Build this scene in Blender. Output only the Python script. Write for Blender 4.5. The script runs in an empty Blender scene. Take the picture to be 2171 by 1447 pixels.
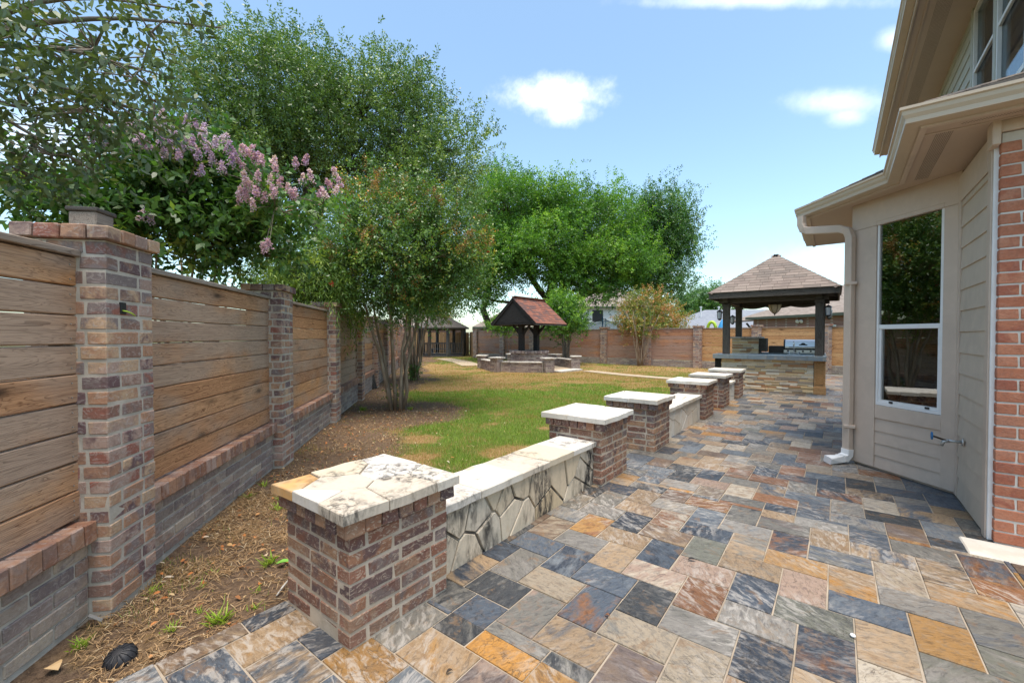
import bpy, math, random
import numpy as np
from mathutils import Matrix, Vector
random.seed(7)
rng = np.random.default_rng(7)
sc = bpy.context.scene
COL = sc.collection

# ------------------------------------------------------------------ camera
HEAD = math.radians(37.4)          # world +Y runs along the patio wall; the camera looks 37.4 deg left of it
PITCH = math.radians(1.0)
CAM_H = 1.5
cam_d = bpy.data.cameras.new('camera')
cam_d.sensor_width = 36.0
cam_d.lens = 900.0 / 2171.0 * 36.0
cam_d.shift_y = 4.2 / 2171.0
cam_d.clip_start = 0.05
cam_d.clip_end = 2000
cam = bpy.data.objects.new('camera', cam_d)
COL.objects.link(cam)
cam.location = (0, 0, CAM_H)
cam.rotation_euler = (math.radians(90) - PITCH, 0, HEAD)
sc.camera = cam

def ray(x, y):
    a = (x - 1085.5) / 900.0
    b = -((y - 4.2) - 723.5) / 900.0
    c, s = math.cos(PITCH), math.sin(PITCH)
    fw = c + b * s
    up = -s + b * c
    return (math.cos(HEAD) * a - math.sin(HEAD) * fw, math.sin(HEAD) * a + math.cos(HEAD) * fw, up)
def ground_at(x, y, z=0.0):
    X, Y, u = ray(x, y)
    t = (z - CAM_H) / u
    return Vector((X * t, Y * t, z))
def depth_at(x, y, d):
    """the point seen at photo pixel (x, y) that is d metres in front of the camera"""
    X, Y, u = ray(x, y)
    f = -math.sin(HEAD) * X + math.cos(HEAD) * Y
    return Vector((X * d / f, Y * d / f, CAM_H + u * d / f))
def cam_xy(lat, dep):
    return (math.cos(HEAD) * lat - math.sin(HEAD) * dep, math.sin(HEAD) * lat + math.cos(HEAD) * dep)

# ------------------------------------------------------------------ light
sun_dir = Vector((.14, -.14, .98)).normalized()            # high, hazy sun a little to the right
SUN_EL = math.asin(sun_dir.z)
sl = bpy.data.lights.new('sun', 'SUN')
sl.energy = 2.5
sl.angle = math.radians(35)
sl.color = (1.0, 0.91, 0.82)
so = bpy.data.objects.new('sun', sl)
COL.objects.link(so)
so.location = (0, -5, 30)
so.rotation_euler = sun_dir.to_track_quat('Z', 'Y').to_euler()

def nd(nt, typ, ins=None, **props):
    n = nt.nodes.new(typ)
    for k, v in props.items():
        setattr(n, k, v)
    if ins:
        for k, v in ins.items():
            s = n.inputs[k]
            if isinstance(v, bpy.types.NodeSocket):
                nt.links.new(v, s)
            else:
                s.default_value = v
    return n
def mth(nt, op, a, b=0.0, clamp=False):
    return nd(nt, 'ShaderNodeMath', {0: a, 1: b}, operation=op, use_clamp=clamp).outputs[0]
def vmth(nt, op, a, b=(0, 0, 0)):
    n = nd(nt, 'ShaderNodeVectorMath', {0: a, 1: b}, operation=op)
    return n.outputs['Value'] if op in ('DOT_PRODUCT', 'LENGTH') else n.outputs[0]
def ramp(nt, fac, stops, interp='LINEAR'):
    n = nd(nt, 'ShaderNodeValToRGB', {'Fac': fac})
    cr = n.color_ramp
    cr.interpolation = interp
    while len(cr.elements) < len(stops):
        cr.elements.new(0.5)
    for e, (p, c) in zip(cr.elements, stops):
        e.position = p
        e.color = (c, c, c, 1) if not isinstance(c, (tuple, list)) else (c[0], c[1], c[2], 1)
    return n.outputs['Color']
def mixc(nt, fac, a, b, mode='MIX'):
    n = nd(nt, 'ShaderNodeMix', data_type='RGBA', blend_type=mode, clamp_factor=True)
    for i, v in ((0, fac), (6, a), (7, b)):
        s = n.inputs[i]
        if isinstance(v, bpy.types.NodeSocket):
            nt.links.new(v, s)
        elif i == 0:
            s.default_value = v
        else:
            s.default_value = (v[0], v[1], v[2], 1)
    return n.outputs[2]
def noise(nt, scale, detail=4.0, vec=None, rough=0.55, dist=0.0):
    ins = {'Scale': scale, 'Detail': detail, 'Roughness': rough, 'Distortion': dist}
    if vec is not None:
        ins['Vector'] = vec
    return nd(nt, 'ShaderNodeTexNoise', ins).outputs['Fac']
def step(nt, v, lo, hi):
    return nd(nt, 'ShaderNodeMapRange', {'Value': v, 'From Min': lo, 'From Max': hi}, interpolation_type='SMOOTHSTEP').outputs[0]

w = bpy.data.worlds.new('World')
sc.world = w
w.use_nodes = True
nt = w.node_tree
nt.nodes.clear()
sky = nd(nt, 'ShaderNodeTexSky', sky_type='NISHITA')
sky.sun_disc = False
sky.sun_elevation = SUN_EL
sky.sun_rotation = math.atan2(sun_dir.x, sun_dir.y)
sky.air_density = 1.0
sky.dust_density = 1.3
sky.ozone_density = 1.6
geo = nd(nt, 'ShaderNodeTexCoord').outputs['Generated']
wob = nd(nt, 'ShaderNodeTexNoise', {'Vector': geo, 'Scale': 9.0, 'Detail': 5.0, 'Roughness': 0.6}).outputs['Fac']
wob2 = nd(nt, 'ShaderNodeTexNoise', {'Vector': geo, 'Scale': 30.0, 'Detail': 7.0, 'Roughness': 0.6}).outputs['Fac']
cmask = None
# (photo x, y, half width, half height, softness, strength); more of the same fair-weather clouds go on outside the frame
CL = [(1175, 200, 100, 30, .55, .9), (1205, 232, 52, 24, .6, .8), (1780, 218, 74, 20, 1.0, .5), (1795, 245, 30, 16, 1.0, .45),
      (1600, 3, 180, 10, 1.0, .5), (1905, 82, 30, 16, 1.0, .5), (1740, 545, 90, 26, 1.2, .30), (60, 300, 160, 60, 1.0, .5),
      (2700, 300, 200, 50, .8, .8), (-500, 100, 220, 60, .8, .8), (900, -300, 200, 40, .8, .7), (1900, -420, 200, 50, .8, .8)]
for (px, py, hw, hh, soft, stg) in CL:
    c = Vector(ray(px, py)).normalized()
    e1 = Vector(ray(px + 1, py)) - Vector(ray(px, py))
    e1 = (e1 - c * e1.dot(c)).normalized()
    e2 = e1.cross(c).normalized()
    k = Vector(ray(px, py)).length * 900.0
    dc = vmth(nt, 'DOT_PRODUCT', geo, c)
    dcm = mth(nt, 'MAXIMUM', dc, 0.05)
    a = mth(nt, 'DIVIDE', vmth(nt, 'DOT_PRODUCT', geo, e1), dcm)
    b = mth(nt, 'DIVIDE', vmth(nt, 'DOT_PRODUCT', geo, e2), dcm)
    a = mth(nt, 'MULTIPLY', a, k / hw)
    b = mth(nt, 'MULTIPLY', b, k / hh)
    r = mth(nt, 'SQRT', mth(nt, 'ADD', mth(nt, 'MULTIPLY', a, a), mth(nt, 'MULTIPLY', b, b)))
    r = mth(nt, 'ADD', r, mth(nt, 'MULTIPLY', mth(nt, 'SUBTRACT', wob, 0.5), 1.3))
    r = mth(nt, 'ADD', r, mth(nt, 'MULTIPLY', mth(nt, 'SUBTRACT', wob2, 0.5), 1.5))
    m = step(nt, r, 1.3 + soft * 0.5, 0.2 - soft * 0.6)
    m = mth(nt, 'MULTIPLY', m, mth(nt, 'GREATER_THAN', dc, 0.3))
    m = mth(nt, 'MULTIPLY', m, stg)
    cmask = m if cmask is None else mth(nt, 'MAXIMUM', cmask, m)
skyt = mixc(nt, 1.0, sky.outputs['Color'], (1.0, 1.06, .97), 'MULTIPLY')
skyc = mixc(nt, cmask, skyt, (6.2, 6.3, 6.5))
bg = nd(nt, 'ShaderNodeBackground', {'Color': skyc, 'Strength': 0.14})
nt.links.new(bg.outputs[0], nd(nt, 'ShaderNodeOutputWorld').inputs['Surface'])

vs = sc.view_settings
vs.view_transform = 'Standard'
vs.look = 'None'
vs.gamma = 1.0
vs.use_curve_mapping = False
vs.exposure = 1.15
sc.cycles.max_bounces = 7
sc.cycles.diffuse_bounces = 4
sc.cycles.glossy_bounces = 3
sc.cycles.transmission_bounces = 3
sc.cycles.transparent_max_bounces = 8
sc.cycles.caustics_reflective = False
sc.cycles.caustics_refractive = False

# ------------------------------------------------------------------ mesh helpers
class MB:
    """collects shapes into one mesh; 'rnd' is one random number per added shape"""
    def __init__(s):
        s.v = []; s.f = []; s.r = []
    def add(s, vs_, fs, r=None, M=None):
        o = len(s.v)
        if M is not None:
            vs_ = [M @ Vector(v) for v in vs_]
        s.v += [tuple(v) for v in vs_]
        s.f += [tuple(i + o for i in f) for f in fs]
        s.r += [random.random() if r is None else r] * len(fs)
        return s
    def box(s, x0, x1, y0, y1, z0, z1, M=None, r=None):
        v = [(x0, y0, z0), (x1, y0, z0), (x1, y1, z0), (x0, y1, z0), (x0, y0, z1), (x1, y0, z1), (x1, y1, z1), (x0, y1, z1)]
        return s.add(v, [(0, 3, 2, 1), (4, 5, 6, 7), (0, 1, 5, 4), (1, 2, 6, 5), (2, 3, 7, 6), (3, 0, 4, 7)], r, M)
    def cbox(s, x0, x1, y0, y1, z0, z1, c=0.004, j=0.0, M=None, r=None):
        """box with chamfered edges; j jitters the corners"""
        cx, cy, cz = (x0 + x1) / 2, (y0 + y1) / 2, (z0 + z1) / 2
        hx, hy, hz = (x1 - x0) / 2, (y1 - y0) / 2, (z1 - z0) / 2
        c = min(c, hx * .45, hy * .45, hz * .45)
        v = []; idx = {}
        for sx in (-1, 1):
            for sy in (-1, 1):
                for sz in (-1, 1):
                    jx, jy, jz = [random.uniform(-j, j) for _ in range(3)]
                    for ax in range(3):
                        p = [hx - c, hy - c, hz - c]
                        p[ax] += c
                        idx[(sx, sy, sz, ax)] = len(v)
                        v.append((cx + sx * p[0] + jx, cy + sy * p[1] + jy, cz + sz * p[2] + jz))
        f = []
        I = idx
        for sg in (-1, 1):
            q = [I[(sg, -1, -1, 0)], I[(sg, 1, -1, 0)], I[(sg, 1, 1, 0)], I[(sg, -1, 1, 0)]]
            f.append(tuple(q if sg > 0 else q[::-1]))
            q = [I[(-1, sg, -1, 1)], I[(-1, sg, 1, 1)], I[(1, sg, 1, 1)], I[(1, sg, -1, 1)]]
            f.append(tuple(q if sg > 0 else q[::-1]))
            q = [I[(-1, -1, sg, 2)], I[(1, -1, sg, 2)], I[(1, 1, sg, 2)], I[(-1, 1, sg, 2)]]
            f.append(tuple(q if sg > 0 else q[::-1]))
        for a in (-1, 1):
            for b in (-1, 1):
                q = [I[(-1, a, b, 1)], I[(1, a, b, 1)], I[(1, a, b, 2)], I[(-1, a, b, 2)]]
                f.append(tuple(q if a * b > 0 else q[::-1]))
                q = [I[(a, -1, b, 0)], I[(a, 1, b, 0)], I[(a, 1, b, 2)], I[(a, -1, b, 2)]]
                f.append(tuple(q[::-1] if a * b > 0 else q))
                q = [I[(a, b, -1, 0)], I[(a, b, 1, 0)], I[(a, b, 1, 1)], I[(a, b, -1, 1)]]
                f.append(tuple(q if a * b > 0 else q[::-1]))
        for sx in (-1, 1):
            for sy in (-1, 1):
                for sz in (-1, 1):
                    t = (I[(sx, sy, sz, 0)], I[(sx, sy, sz, 1)], I[(sx, sy, sz, 2)])
                    f.append(t if sx * sy * sz > 0 else t[::-1])
        return s.add(v, f, r, M)
    def prism(s, poly, z0, z1, M=None, r=None, inset=0.0, j=0.0):
        """poly counter-clockwise in xy; inset narrows the top edge"""
        n = len(poly)
        cx = sum(p[0] for p in poly) / n; cy = sum(p[1] for p in poly) / n
        v = [(p[0], p[1], z0) for p in poly]
        def ins(p):
            dx, dy = p[0] - cx, p[1] - cy
            L = math.hypot(dx, dy) or 1
            return (p[0] - dx / L * inset, p[1] - dy / L * inset)
        if inset:
            v += [(p[0], p[1], z1 - inset) for p in poly]
        v += [(*ins(p), z1 + random.uniform(-j, j)) for p in poly]
        L = len(v) // n
        f = [tuple(range(n - 1, -1, -1)), tuple(range((L - 1) * n, L * n))]
        for k in range(L - 1):
            for i in range(n):
                i2 = (i + 1) % n
                f.append((k * n + i, k * n + i2, (k + 1) * n + i2, (k + 1) * n + i))
        return s.add(v, f, r, M)
    def tube(s, pts, rad, n=8, r=None, M=None, cap=True):
        pts = [Vector(p) for p in pts]
        if not isinstance(rad, (list, tuple)):
            rad = [rad] * len(pts)
        v = []; f = []
        ref = None
        for i, p in enumerate(pts):
            t = (pts[min(i + 1, len(pts) - 1)] - pts[max(i - 1, 0)])
            t = t.normalized() if t.length > 1e-9 else Vector((0, 0, 1))
            if ref is None:
                ref = Vector((1, 0, 0)) if abs(t.x) < .8 else Vector((0, 1, 0))
            a = (ref - t * ref.dot(t)).normalized()
            ref = a
            b = t.cross(a)
            for k in range(n):
                an = 2 * math.pi * k / n
                v.append(p + (a * math.cos(an) + b * math.sin(an)) * rad[i])
        for i in range(len(pts) - 1):
            for k in range(n):
                k2 = (k + 1) % n
                f.append((i * n + k, i * n + k2, (i + 1) * n + k2, (i + 1) * n + k))
        if cap:
            f.append(tuple(range(n - 1, -1, -1)))
            f.append(tuple((len(pts) - 1) * n + k for k in range(n)))
        return s.add(v, f, r, M)
    def lathe(s, prof, n=16, M=None, r=None):
        v = []; f = []
        for (rr, z) in prof:
            for k in range(n):
                a = 2 * math.pi * k / n
                v.append((rr * math.cos(a), rr * math.sin(a), z))
        for i in range(len(prof) - 1):
            for k in range(n):
                k2 = (k + 1) % n
                f.append((i * n + k, i * n + k2, (i + 1) * n + k2, (i + 1) * n + k))
        return s.add(v, f, r, M)
    def sweep(s, prof, path, M=None, r=None):
        """prof: list of (d, z), d = offset to the left of the plan path; mitred"""
        rows = [offset_path(path, d) for d, z in prof]
        n = len(prof)
        v = []
        for i in range(len(path)):
            for k in range(n):
                v.append((rows[k][i][0], rows[k][i][1], prof[k][1]))
        f = []
        for i in range(len(path) - 1):
            for k in range(n):
                k2 = (k + 1) % n
                f.append((i * n + k, (i + 1) * n + k, (i + 1) * n + k2, i * n + k2))
        f.append(tuple(range(n)))
        f.append(tuple((len(path) - 1) * n + k for k in range(n - 1, -1, -1)))
        return s.add(v, f, r, M)
    def mesh(s, name, mat, smooth=False):
        me = bpy.data.meshes.new(name)
        me.from_pydata(s.v, [], s.f)
        a = me.attributes.new('rnd', 'FLOAT', 'FACE')
        a.data.foreach_set('value', np.array(s.r, dtype=np.float32))
        if smooth:
            me.polygons.foreach_set('use_smooth', [True] * len(me.polygons))
        me.materials.append(mat)
        return me

def offset_path(path, d):
    out = []
    n = len(path)
    for i in range(n):
        ns = []
        for a, b in ((i - 1, i), (i, i + 1)):
            if 0 <= a and b < n:
                t = Vector((path[b][0] - path[a][0], path[b][1] - path[a][1])).normalized()
                ns.append(Vector((-t.y, t.x)))
        if len(ns) == 1:
            m = ns[0]
        else:
            m = ns[0] + ns[1]
            m = m / (1 + ns[0].dot(ns[1]))
        out.append((path[i][0] + m.x * d, path[i][1] + m.y * d))
    return out

W = {}
I4 = Matrix.Identity(4)
def T(x, y, z=0.0):
    return Matrix.Translation((x, y, z))
def RZ(a):
    return Matrix.Rotation(a, 4, 'Z')
def link(name, data, parent=None, M=I4):
    o = bpy.data.objects.new(name, data)
    COL.objects.link(o)
    if parent is not None:
        o.parent = parent
        o.matrix_parent_inverse = W[parent.name].inverted()
    o.matrix_basis = M
    W[o.name] = M.copy()
    return o
def thing(name, label, cat, M=I4, group=None):
    o = link(name, None, None, M)
    o.empty_display_size = 0.2
    o['label'] = label; o['category'] = cat
    if group:
        o['group'] = group
    return o
def tag(o, label, cat, group=None, kind=None):
    o['label'] = label; o['category'] = cat
    if group:
        o['group'] = group
    if kind:
        o['kind'] = kind
    return o
def part(name, mb, mat, parent, smooth=False, kind=None):
    """a mesh given in world coordinates, hung under its thing"""
    P = W[parent.name] if parent is not None else I4
    o = link(name, mb.mesh(name, mat, smooth), parent, P)
    Mi = P.inverted()
    if P != I4:
        o.data.transform(Mi)
    if kind:
        o['kind'] = kind
    return o
_cache = {}
def block(l, w_, h, mat, var=4, ch=0.005, j=0.0022, name='brick'):
    """shared chamfered block, origin at its low corner"""
    key = (name, round(l, 3), round(w_, 3), round(h, 3), mat.name, random.randrange(var))
    if key not in _cache:
        _cache[key] = MB().cbox(0, l, 0, w_, 0, h, ch, j, r=0.0).mesh(name, mat)
    return _cache[key]
# ------------------------------------------------------------------ materials
def newmat(name):
    m = bpy.data.materials.new(name)
    m.use_nodes = True
    nt = m.node_tree
    nt.nodes.clear()
    return m, nt
def finish(nt, col, rough=0.7, bump=None, bstr=0.4, bdist=0.01, spec=0.3, metal=0.0, trans=None, emit=None):
    ins = {'Base Color': col if isinstance(col, bpy.types.NodeSocket) else (*col, 1), 'Roughness': rough, 'Metallic': metal, 'Specular IOR Level': spec}
    if bump is not None:
        ins['Normal'] = nd(nt, 'ShaderNodeBump', {'Height': bump, 'Strength': bstr, 'Distance': bdist}).outputs[0]
    p = nd(nt, 'ShaderNodeBsdfPrincipled', ins)
    out = p.outputs[0]
    if trans is not None:
        tcol, fac = trans
        t = nd(nt, 'ShaderNodeBsdfTranslucent', {'Color': tcol if isinstance(tcol, bpy.types.NodeSocket) else (*tcol, 1)})
        out = nd(nt, 'ShaderNodeMixShader', {0: fac, 1: out, 2: t.outputs[0]}).outputs[0]
    nt.links.new(out, nd(nt, 'ShaderNodeOutputMaterial').inputs['Surface'])
def pos(nt):
    return nd(nt, 'ShaderNodeNewGeometry').outputs['Position']
def rnd(nt, mul=1.0):
    a = nd(nt, 'ShaderNodeObjectInfo').outputs['Random']
    b = nd(nt, 'ShaderNodeAttribute', attribute_name='rnd').outputs['Fac']
    s = mth(nt, 'ADD', a, b)
    if mul != 1.0:
        s = mth(nt, 'MULTIPLY', s, mul)
    return mth(nt, 'FRACT', s)
def scaled(nt, vec, sx, sy, sz):
    return vmth(nt, 'MULTIPLY', vec, (sx, sy, sz))
def jitter_vec(nt, vec, amt=37.0):
    """shift the texture by the piece's own random number, so that no two pieces repeat"""
    r = rnd(nt)
    c = nd(nt, 'ShaderNodeCombineXYZ', {0: mth(nt, 'MULTIPLY', r, amt), 1: mth(nt, 'MULTIPLY', r, amt * .7), 2: mth(nt, 'MULTIPLY', r, -amt * .4)}).outputs[0]
    return vmth(nt, 'ADD', vec, c)

def mat_brick(name, pal, pal2, scuff=0.35, scuffc=(.52, .47, .42), bstr=0.5):
    m, nt = newmat(name)
    P = jitter_vec(nt, pos(nt))
    r = rnd(nt); r2 = rnd(nt, 7.31)
    n = len(pal)
    a = ramp(nt, r, [(i / n, c) for i, c in enumerate(pal)], 'CONSTANT')
    n = len(pal2)
    b = ramp(nt, r2, [(i / n, c) for i, c in enumerate(pal2)], 'CONSTANT')
    n1 = noise(nt, 8, 4, P, .6, .6)
    col = mixc(nt, step(nt, n1, .40, .60), a, b)
    n2 = noise(nt, 60, 4, P, .65)
    col = mixc(nt, mth(nt, 'MULTIPLY', step(nt, n2, .40, .78), .30), col, (.05, .035, .03), 'MIX')
    sc_ = noise(nt, 16, 5, scaled(nt, P, 1, 1, 1.6), .7, 2.2)
    band = mth(nt, 'MULTIPLY', step(nt, sc_, .53, .60), scuff)
    col = mixc(nt, band, col, scuffc)
    dirt = noise(nt, 1.3, 4, pos(nt))
    col = mixc(nt, mth(nt, 'MULTIPLY', step(nt, dirt, .45, .75), .35), col, (.10, .085, .08))
    h = mth(nt, 'ADD', mth(nt, 'MULTIPLY', n2, .5), sc_)
    finish(nt, col, .85, h, bstr, .006, .2)
    return m
def mat_noise(name, c1, c2, scale=6, rough=.8, bump=.3, c3=None, lo=.35, hi=.65, bscale=60, spec=.3, metal=0, bdist=.004):
    m, nt = newmat(name)
    P = pos(nt)
    col = mixc(nt, step(nt, noise(nt, scale, 5, P), lo, hi), c1, c2)
    if c3:
        col = mixc(nt, mth(nt, 'MULTIPLY', step(nt, noise(nt, scale * .33, 5, P, .6, .5), .5, .7), .6), col, c3)
    finish(nt, col, rough, noise(nt, bscale, 4, P) if bump else None, bump, bdist, spec, metal)
    return m
def mat_wood(name, pal, grain=(.30, .23, .20), knot=(.045, .022, .012), rough=.75, gs=1.0, weather=None):
    """boards: grain along the local x axis"""
    m, nt = newmat(name)
    tc = nd(nt, 'ShaderNodeTexCoord').outputs['Object']
    P = jitter_vec(nt, tc, 53.0)
    r = rnd(nt)
    n = len(pal)
    base = ramp(nt, r, [(i / n, c) for i, c in enumerate(pal)], 'CONSTANT')
    wp = scaled(nt, P, .55 * gs, 7 * gs, 7 * gs)
    big = noise(nt, 2.2, 3, wp, .5, .9)
    rings = mth(nt, 'FRACT', mth(nt, 'MULTIPLY', big, 17.0))
    ringm = step(nt, rings, .55, 1.0)
    fine = noise(nt, 1, 4, scaled(nt, P, 3, 160, 160), .6)
    g = mth(nt, 'ADD', mth(nt, 'MULTIPLY', ringm, .62), mth(nt, 'MULTIPLY', step(nt, fine, .40, .68), .45))
    col = mixc(nt, mth(nt, 'MULTIPLY', g, 1.0), base, mixc(nt, 1.0, base, grain, 'MULTIPLY'))
    vo = nd(nt, 'ShaderNodeTexVoronoi', {'Vector': scaled(nt, P, 1.5, 4.5, 4.5), 'Scale': 1.1, 'Randomness': 1.0}).outputs['Distance']
    kn = step(nt, vo, .16, .05)
    col = mixc(nt, mth(nt, 'MULTIPLY', kn, .85), col, knot)
    halo = step(nt, vo, .30, .12)
    col = mixc(nt, mth(nt, 'MULTIPLY', halo, .3), col, knot)
    if weather:
        wn = noise(nt, 1.1, 4, scaled(nt, pos(nt), 1, 1, 2.2))
        r3 = rnd(nt, 5.7)
        wm = mth(nt, 'MULTIPLY', step(nt, mth(nt, 'ADD', wn, mth(nt, 'MULTIPLY', r3, .40)), .52, .80), .85)
        col = mixc(nt, wm, col, mixc(nt, 1.0, weather, mixc(nt, mth(nt, 'MULTIPLY', g, .8), (1, 1, 1), (.45, .42, .4)), 'MULTIPLY'))
    finish(nt, col, rough, mth(nt, 'SUBTRACT', fine, mth(nt, 'MULTIPLY', ringm, .4)), .35, .003, .2)
    return m
def mat_paint(name, c, rough=.55, grain=None, dirt=.3):
    m, nt = newmat(name)
    P = pos(nt)
    n1 = noise(nt, 1.7, 5, P)
    col = mixc(nt, mth(nt, 'MULTIPLY', step(nt, n1, .4, .75), dirt), c, tuple(x * .55 for x in c))
    n2 = noise(nt, 9, 4, P)
    col = mixc(nt, mth(nt, 'MULTIPLY', step(nt, n2, .45, .7), dirt * .8), col, tuple(min(1, x * 1.22) for x in c))
    h = noise(nt, 1, 3, scaled(nt, P, 25, 25, 170)) if grain else noise(nt, 120, 2, P)
    finish(nt, col, rough, h, .25 if grain else .06, .002, .3)
    return m
def mat_slate(name, attr):
    m, nt = newmat(name)
    if attr:
        a = nd(nt, 'ShaderNodeAttribute', attribute_name='tcol').outputs['Color']
        b = nd(nt, 'ShaderNodeAttribute', attribute_name='tcol2').outputs['Color']
    else:
        a = nd(nt, 'ShaderNodeObjectInfo').outputs['Color']
        b = nd(nt, 'ShaderNodeAttribute', attribute_name='tcol2', attribute_type='OBJECT').outputs['Color']
    r = rnd(nt)
    P0 = pos(nt)
    P = jitter_vec(nt, P0, 91.0)
    if attr:
        ang = mth(nt, 'MULTIPLY', r, 5.0)
    else:
        ang = nd(nt, 'ShaderNodeAttribute', attribute_name='grain', attribute_type='OBJECT').outputs['Fac']
    Pr = nd(nt, 'ShaderNodeVectorRotate', {'Vector': P, 'Angle': ang}, rotation_type='Z_AXIS').outputs[0]
    st = noise(nt, 3.2, 6, scaled(nt, Pr, 1, 2.3, 1), .62, 1.3)
    blot = noise(nt, 4.5, 5, P, .6, .8)
    r2 = rnd(nt, 3.7)
    # share of the second colour differs from tile to tile
    th = mth(nt, 'ADD', mth(nt, 'MULTIPLY', r2, .24), .37)
    mk = mth(nt, 'MULTIPLY', mth(nt, 'SUBTRACT', mth(nt, 'ADD', mth(nt, 'MULTIPLY', st, .6), mth(nt, 'MULTIPLY', blot, .4)), th), 9.0)
    mk = nd(nt, 'ShaderNodeClamp', {0: mk}).outputs[0]
    col = mixc(nt, mk, a, b)
    fine = noise(nt, 17, 6, scaled(nt, Pr, 1, 2.6, 1), .72, .9)
    col = mixc(nt, mth(nt, 'MULTIPLY', step(nt, fine, .48, .66), .7), col, mixc(nt, 1.0, col, (.38, .38, .42), 'MULTIPLY'))
    col = mixc(nt, mth(nt, 'MULTIPLY', step(nt, fine, .46, .30), .26), col, (.46, .45, .43))
    mot = noise(nt, 26, 6, P, .72, .4)
    col = mixc(nt, mth(nt, 'MULTIPLY', step(nt, mot, .48, .62), .45), col, mixc(nt, .5, b, (.12, .11, .105)))
    col = mixc(nt, mth(nt, 'MULTIPLY', step(nt, noise(nt, 7, 6, P, .7, .9), .56, .64), .5), col, (.30, .20, .12))
    # cleft edges: thin dark curved lines
    cl = mth(nt, 'ABSOLUTE', mth(nt, 'SUBTRACT', blot, .5))
    cm = mth(nt, 'MULTIPLY', step(nt, cl, .007, .0), step(nt, r2, .70, .8))
    col = mixc(nt, mth(nt, 'MULTIPLY', cm, .4), col, (.06, .055, .05))
    # mineral bloom and dried mud, laid over the floor as a whole
    bl = noise(nt, .75, 5, P0, .6, .5)
    bl2 = noise(nt, 11, 6, scaled(nt, Pr, 1, 2.5, 1), .7, .6)
    bm = mth(nt, 'MULTIPLY', step(nt, bl, .44, .60), step(nt, bl2, .46, .62))
    col = mixc(nt, mth(nt, 'MULTIPLY', bm, .6), col, (.62, .60, .57))
    mud = mth(nt, 'MULTIPLY', step(nt, noise(nt, 2.1, 5, P0, .6), .55, .75), .2)
    col = mixc(nt, mud, col, (.32, .27, .21))
    col = nd(nt, 'ShaderNodeHueSaturation', {'Saturation': 1.10, 'Value': .70, 'Color': col}).outputs[0]
    col = nd(nt, 'ShaderNodeGamma', {0: col, 1: 1.12}).outputs[0]
    col = mixc(nt, 1.0, col, (1.05, 1.0, .94), 'MULTIPLY')
    h = mth(nt, 'ADD', mth(nt, 'MULTIPLY', st, 1.2), mth(nt, 'MULTIPLY', fine, .5))
    h = mth(nt, 'SUBTRACT', h, mth(nt, 'MULTIPLY', cm, .4))
    rg = mth(nt, 'ADD', mth(nt, 'MULTIPLY', fine, .35), .38)
    h = mth(nt, 'ADD', h, mth(nt, 'MULTIPLY', mot, .4))
    finish(nt, col, rg, h, .8, .008, .4)
    return m
def mat_stone(name, pal, stain=0.0, rough=.85, rust=.2, spot=0.0):
    m, nt = newmat(name)
    P0 = pos(nt); P = jitter_vec(nt, P0)
    r = rnd(nt)
    n = len(pal)
    col = ramp(nt, r, [(i / n, c) for i, c in enumerate(pal)], 'CONSTANT')
    a = noise(nt, 5, 5, P, .6, .5)
    col = mixc(nt, mth(nt, 'MULTIPLY', step(nt, a, .5, .75), .55), col, (.48, .40, .28))
    b = noise(nt, 3, 5, P, .6, 1.0)
    col = mixc(nt, mth(nt, 'MULTIPLY', step(nt, b, .62, .72), rust), col, (.42, .22, .07))
    f = noise(nt, 40, 5, P, .7)
    col = mixc(nt, mth(nt, 'MULTIPLY', step(nt, f, .45, .75), .22), col, (.25, .23, .20))
    if stain:
        s1 = noise(nt, 1, 5, scaled(nt, P0, 2.2, 2.2, .6), .6, .4)
        s2 = noise(nt, 22, 6, scaled(nt, P0, 1, 1, .35), .75, .5)
        sm = mth(nt, 'MULTIPLY', step(nt, s1, .46 + spot, .60 + spot), step(nt, s2, .36 + spot, .58 + spot))
        col = mixc(nt, mth(nt, 'MULTIPLY', sm, stain), col, (.035, .032, .03))
    finish(nt, col, rough, mth(nt, 'ADD', a, mth(nt, 'MULTIPLY', f, .5)), .5, .006, .25)
    return m
def mat_leaf(name, stops, tr=.3, rough=.5, spec=.35, tint=None):
    m, nt = newmat(name)
    r = nd(nt, 'ShaderNodeAttribute', attribute_name='rnd').outputs['Fac']
    col = ramp(nt, r, stops)
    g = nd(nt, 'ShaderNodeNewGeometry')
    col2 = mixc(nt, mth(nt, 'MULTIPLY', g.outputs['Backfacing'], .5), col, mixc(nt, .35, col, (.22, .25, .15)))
    tcol = mixc(nt, 1.0, col, (1.35, 1.5, .7), 'MULTIPLY')
    finish(nt, col2, rough, None, spec=spec, trans=(tcol, tr))
    return m
def mat_bark(name, c1, c2, sz=.25, scale=14, bstr=.6):
    m, nt = newmat(name)
    P = scaled(nt, pos(nt), 1, 1, sz)
    a = noise(nt, scale, 6, P, .65, .5)
    col = mixc(nt, step(nt, a, .38, .64), c1, c2)
    b = noise(nt, 3, 3, pos(nt))
    col = mixc(nt, mth(nt, 'MULTIPLY', step(nt, b, .5, .7), .4), col, tuple(x * .6 for x in c1))
    finish(nt, col, .85, a, bstr, .01, .2)
    return m
def mat_shingle(name, pal, rough=.9):
    m, nt = newmat(name)
    r = rnd(nt); n = len(pal)
    col = ramp(nt, r, [(i / n, c) for i, c in enumerate(pal)], 'CONSTANT')
    P = pos(nt)
    col = mixc(nt, mth(nt, 'MULTIPLY', step(nt, noise(nt, 260, 3, P, .7), .4, .7), .35), col, (.28, .24, .20))
    col = mixc(nt, mth(nt, 'MULTIPLY', step(nt, noise(nt, 3, 4, P), .45, .75), .3), col, (.07, .06, .055))
    finish(nt, col, rough, noise(nt, 300, 2, P), .4, .003, .15)
    return m
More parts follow.
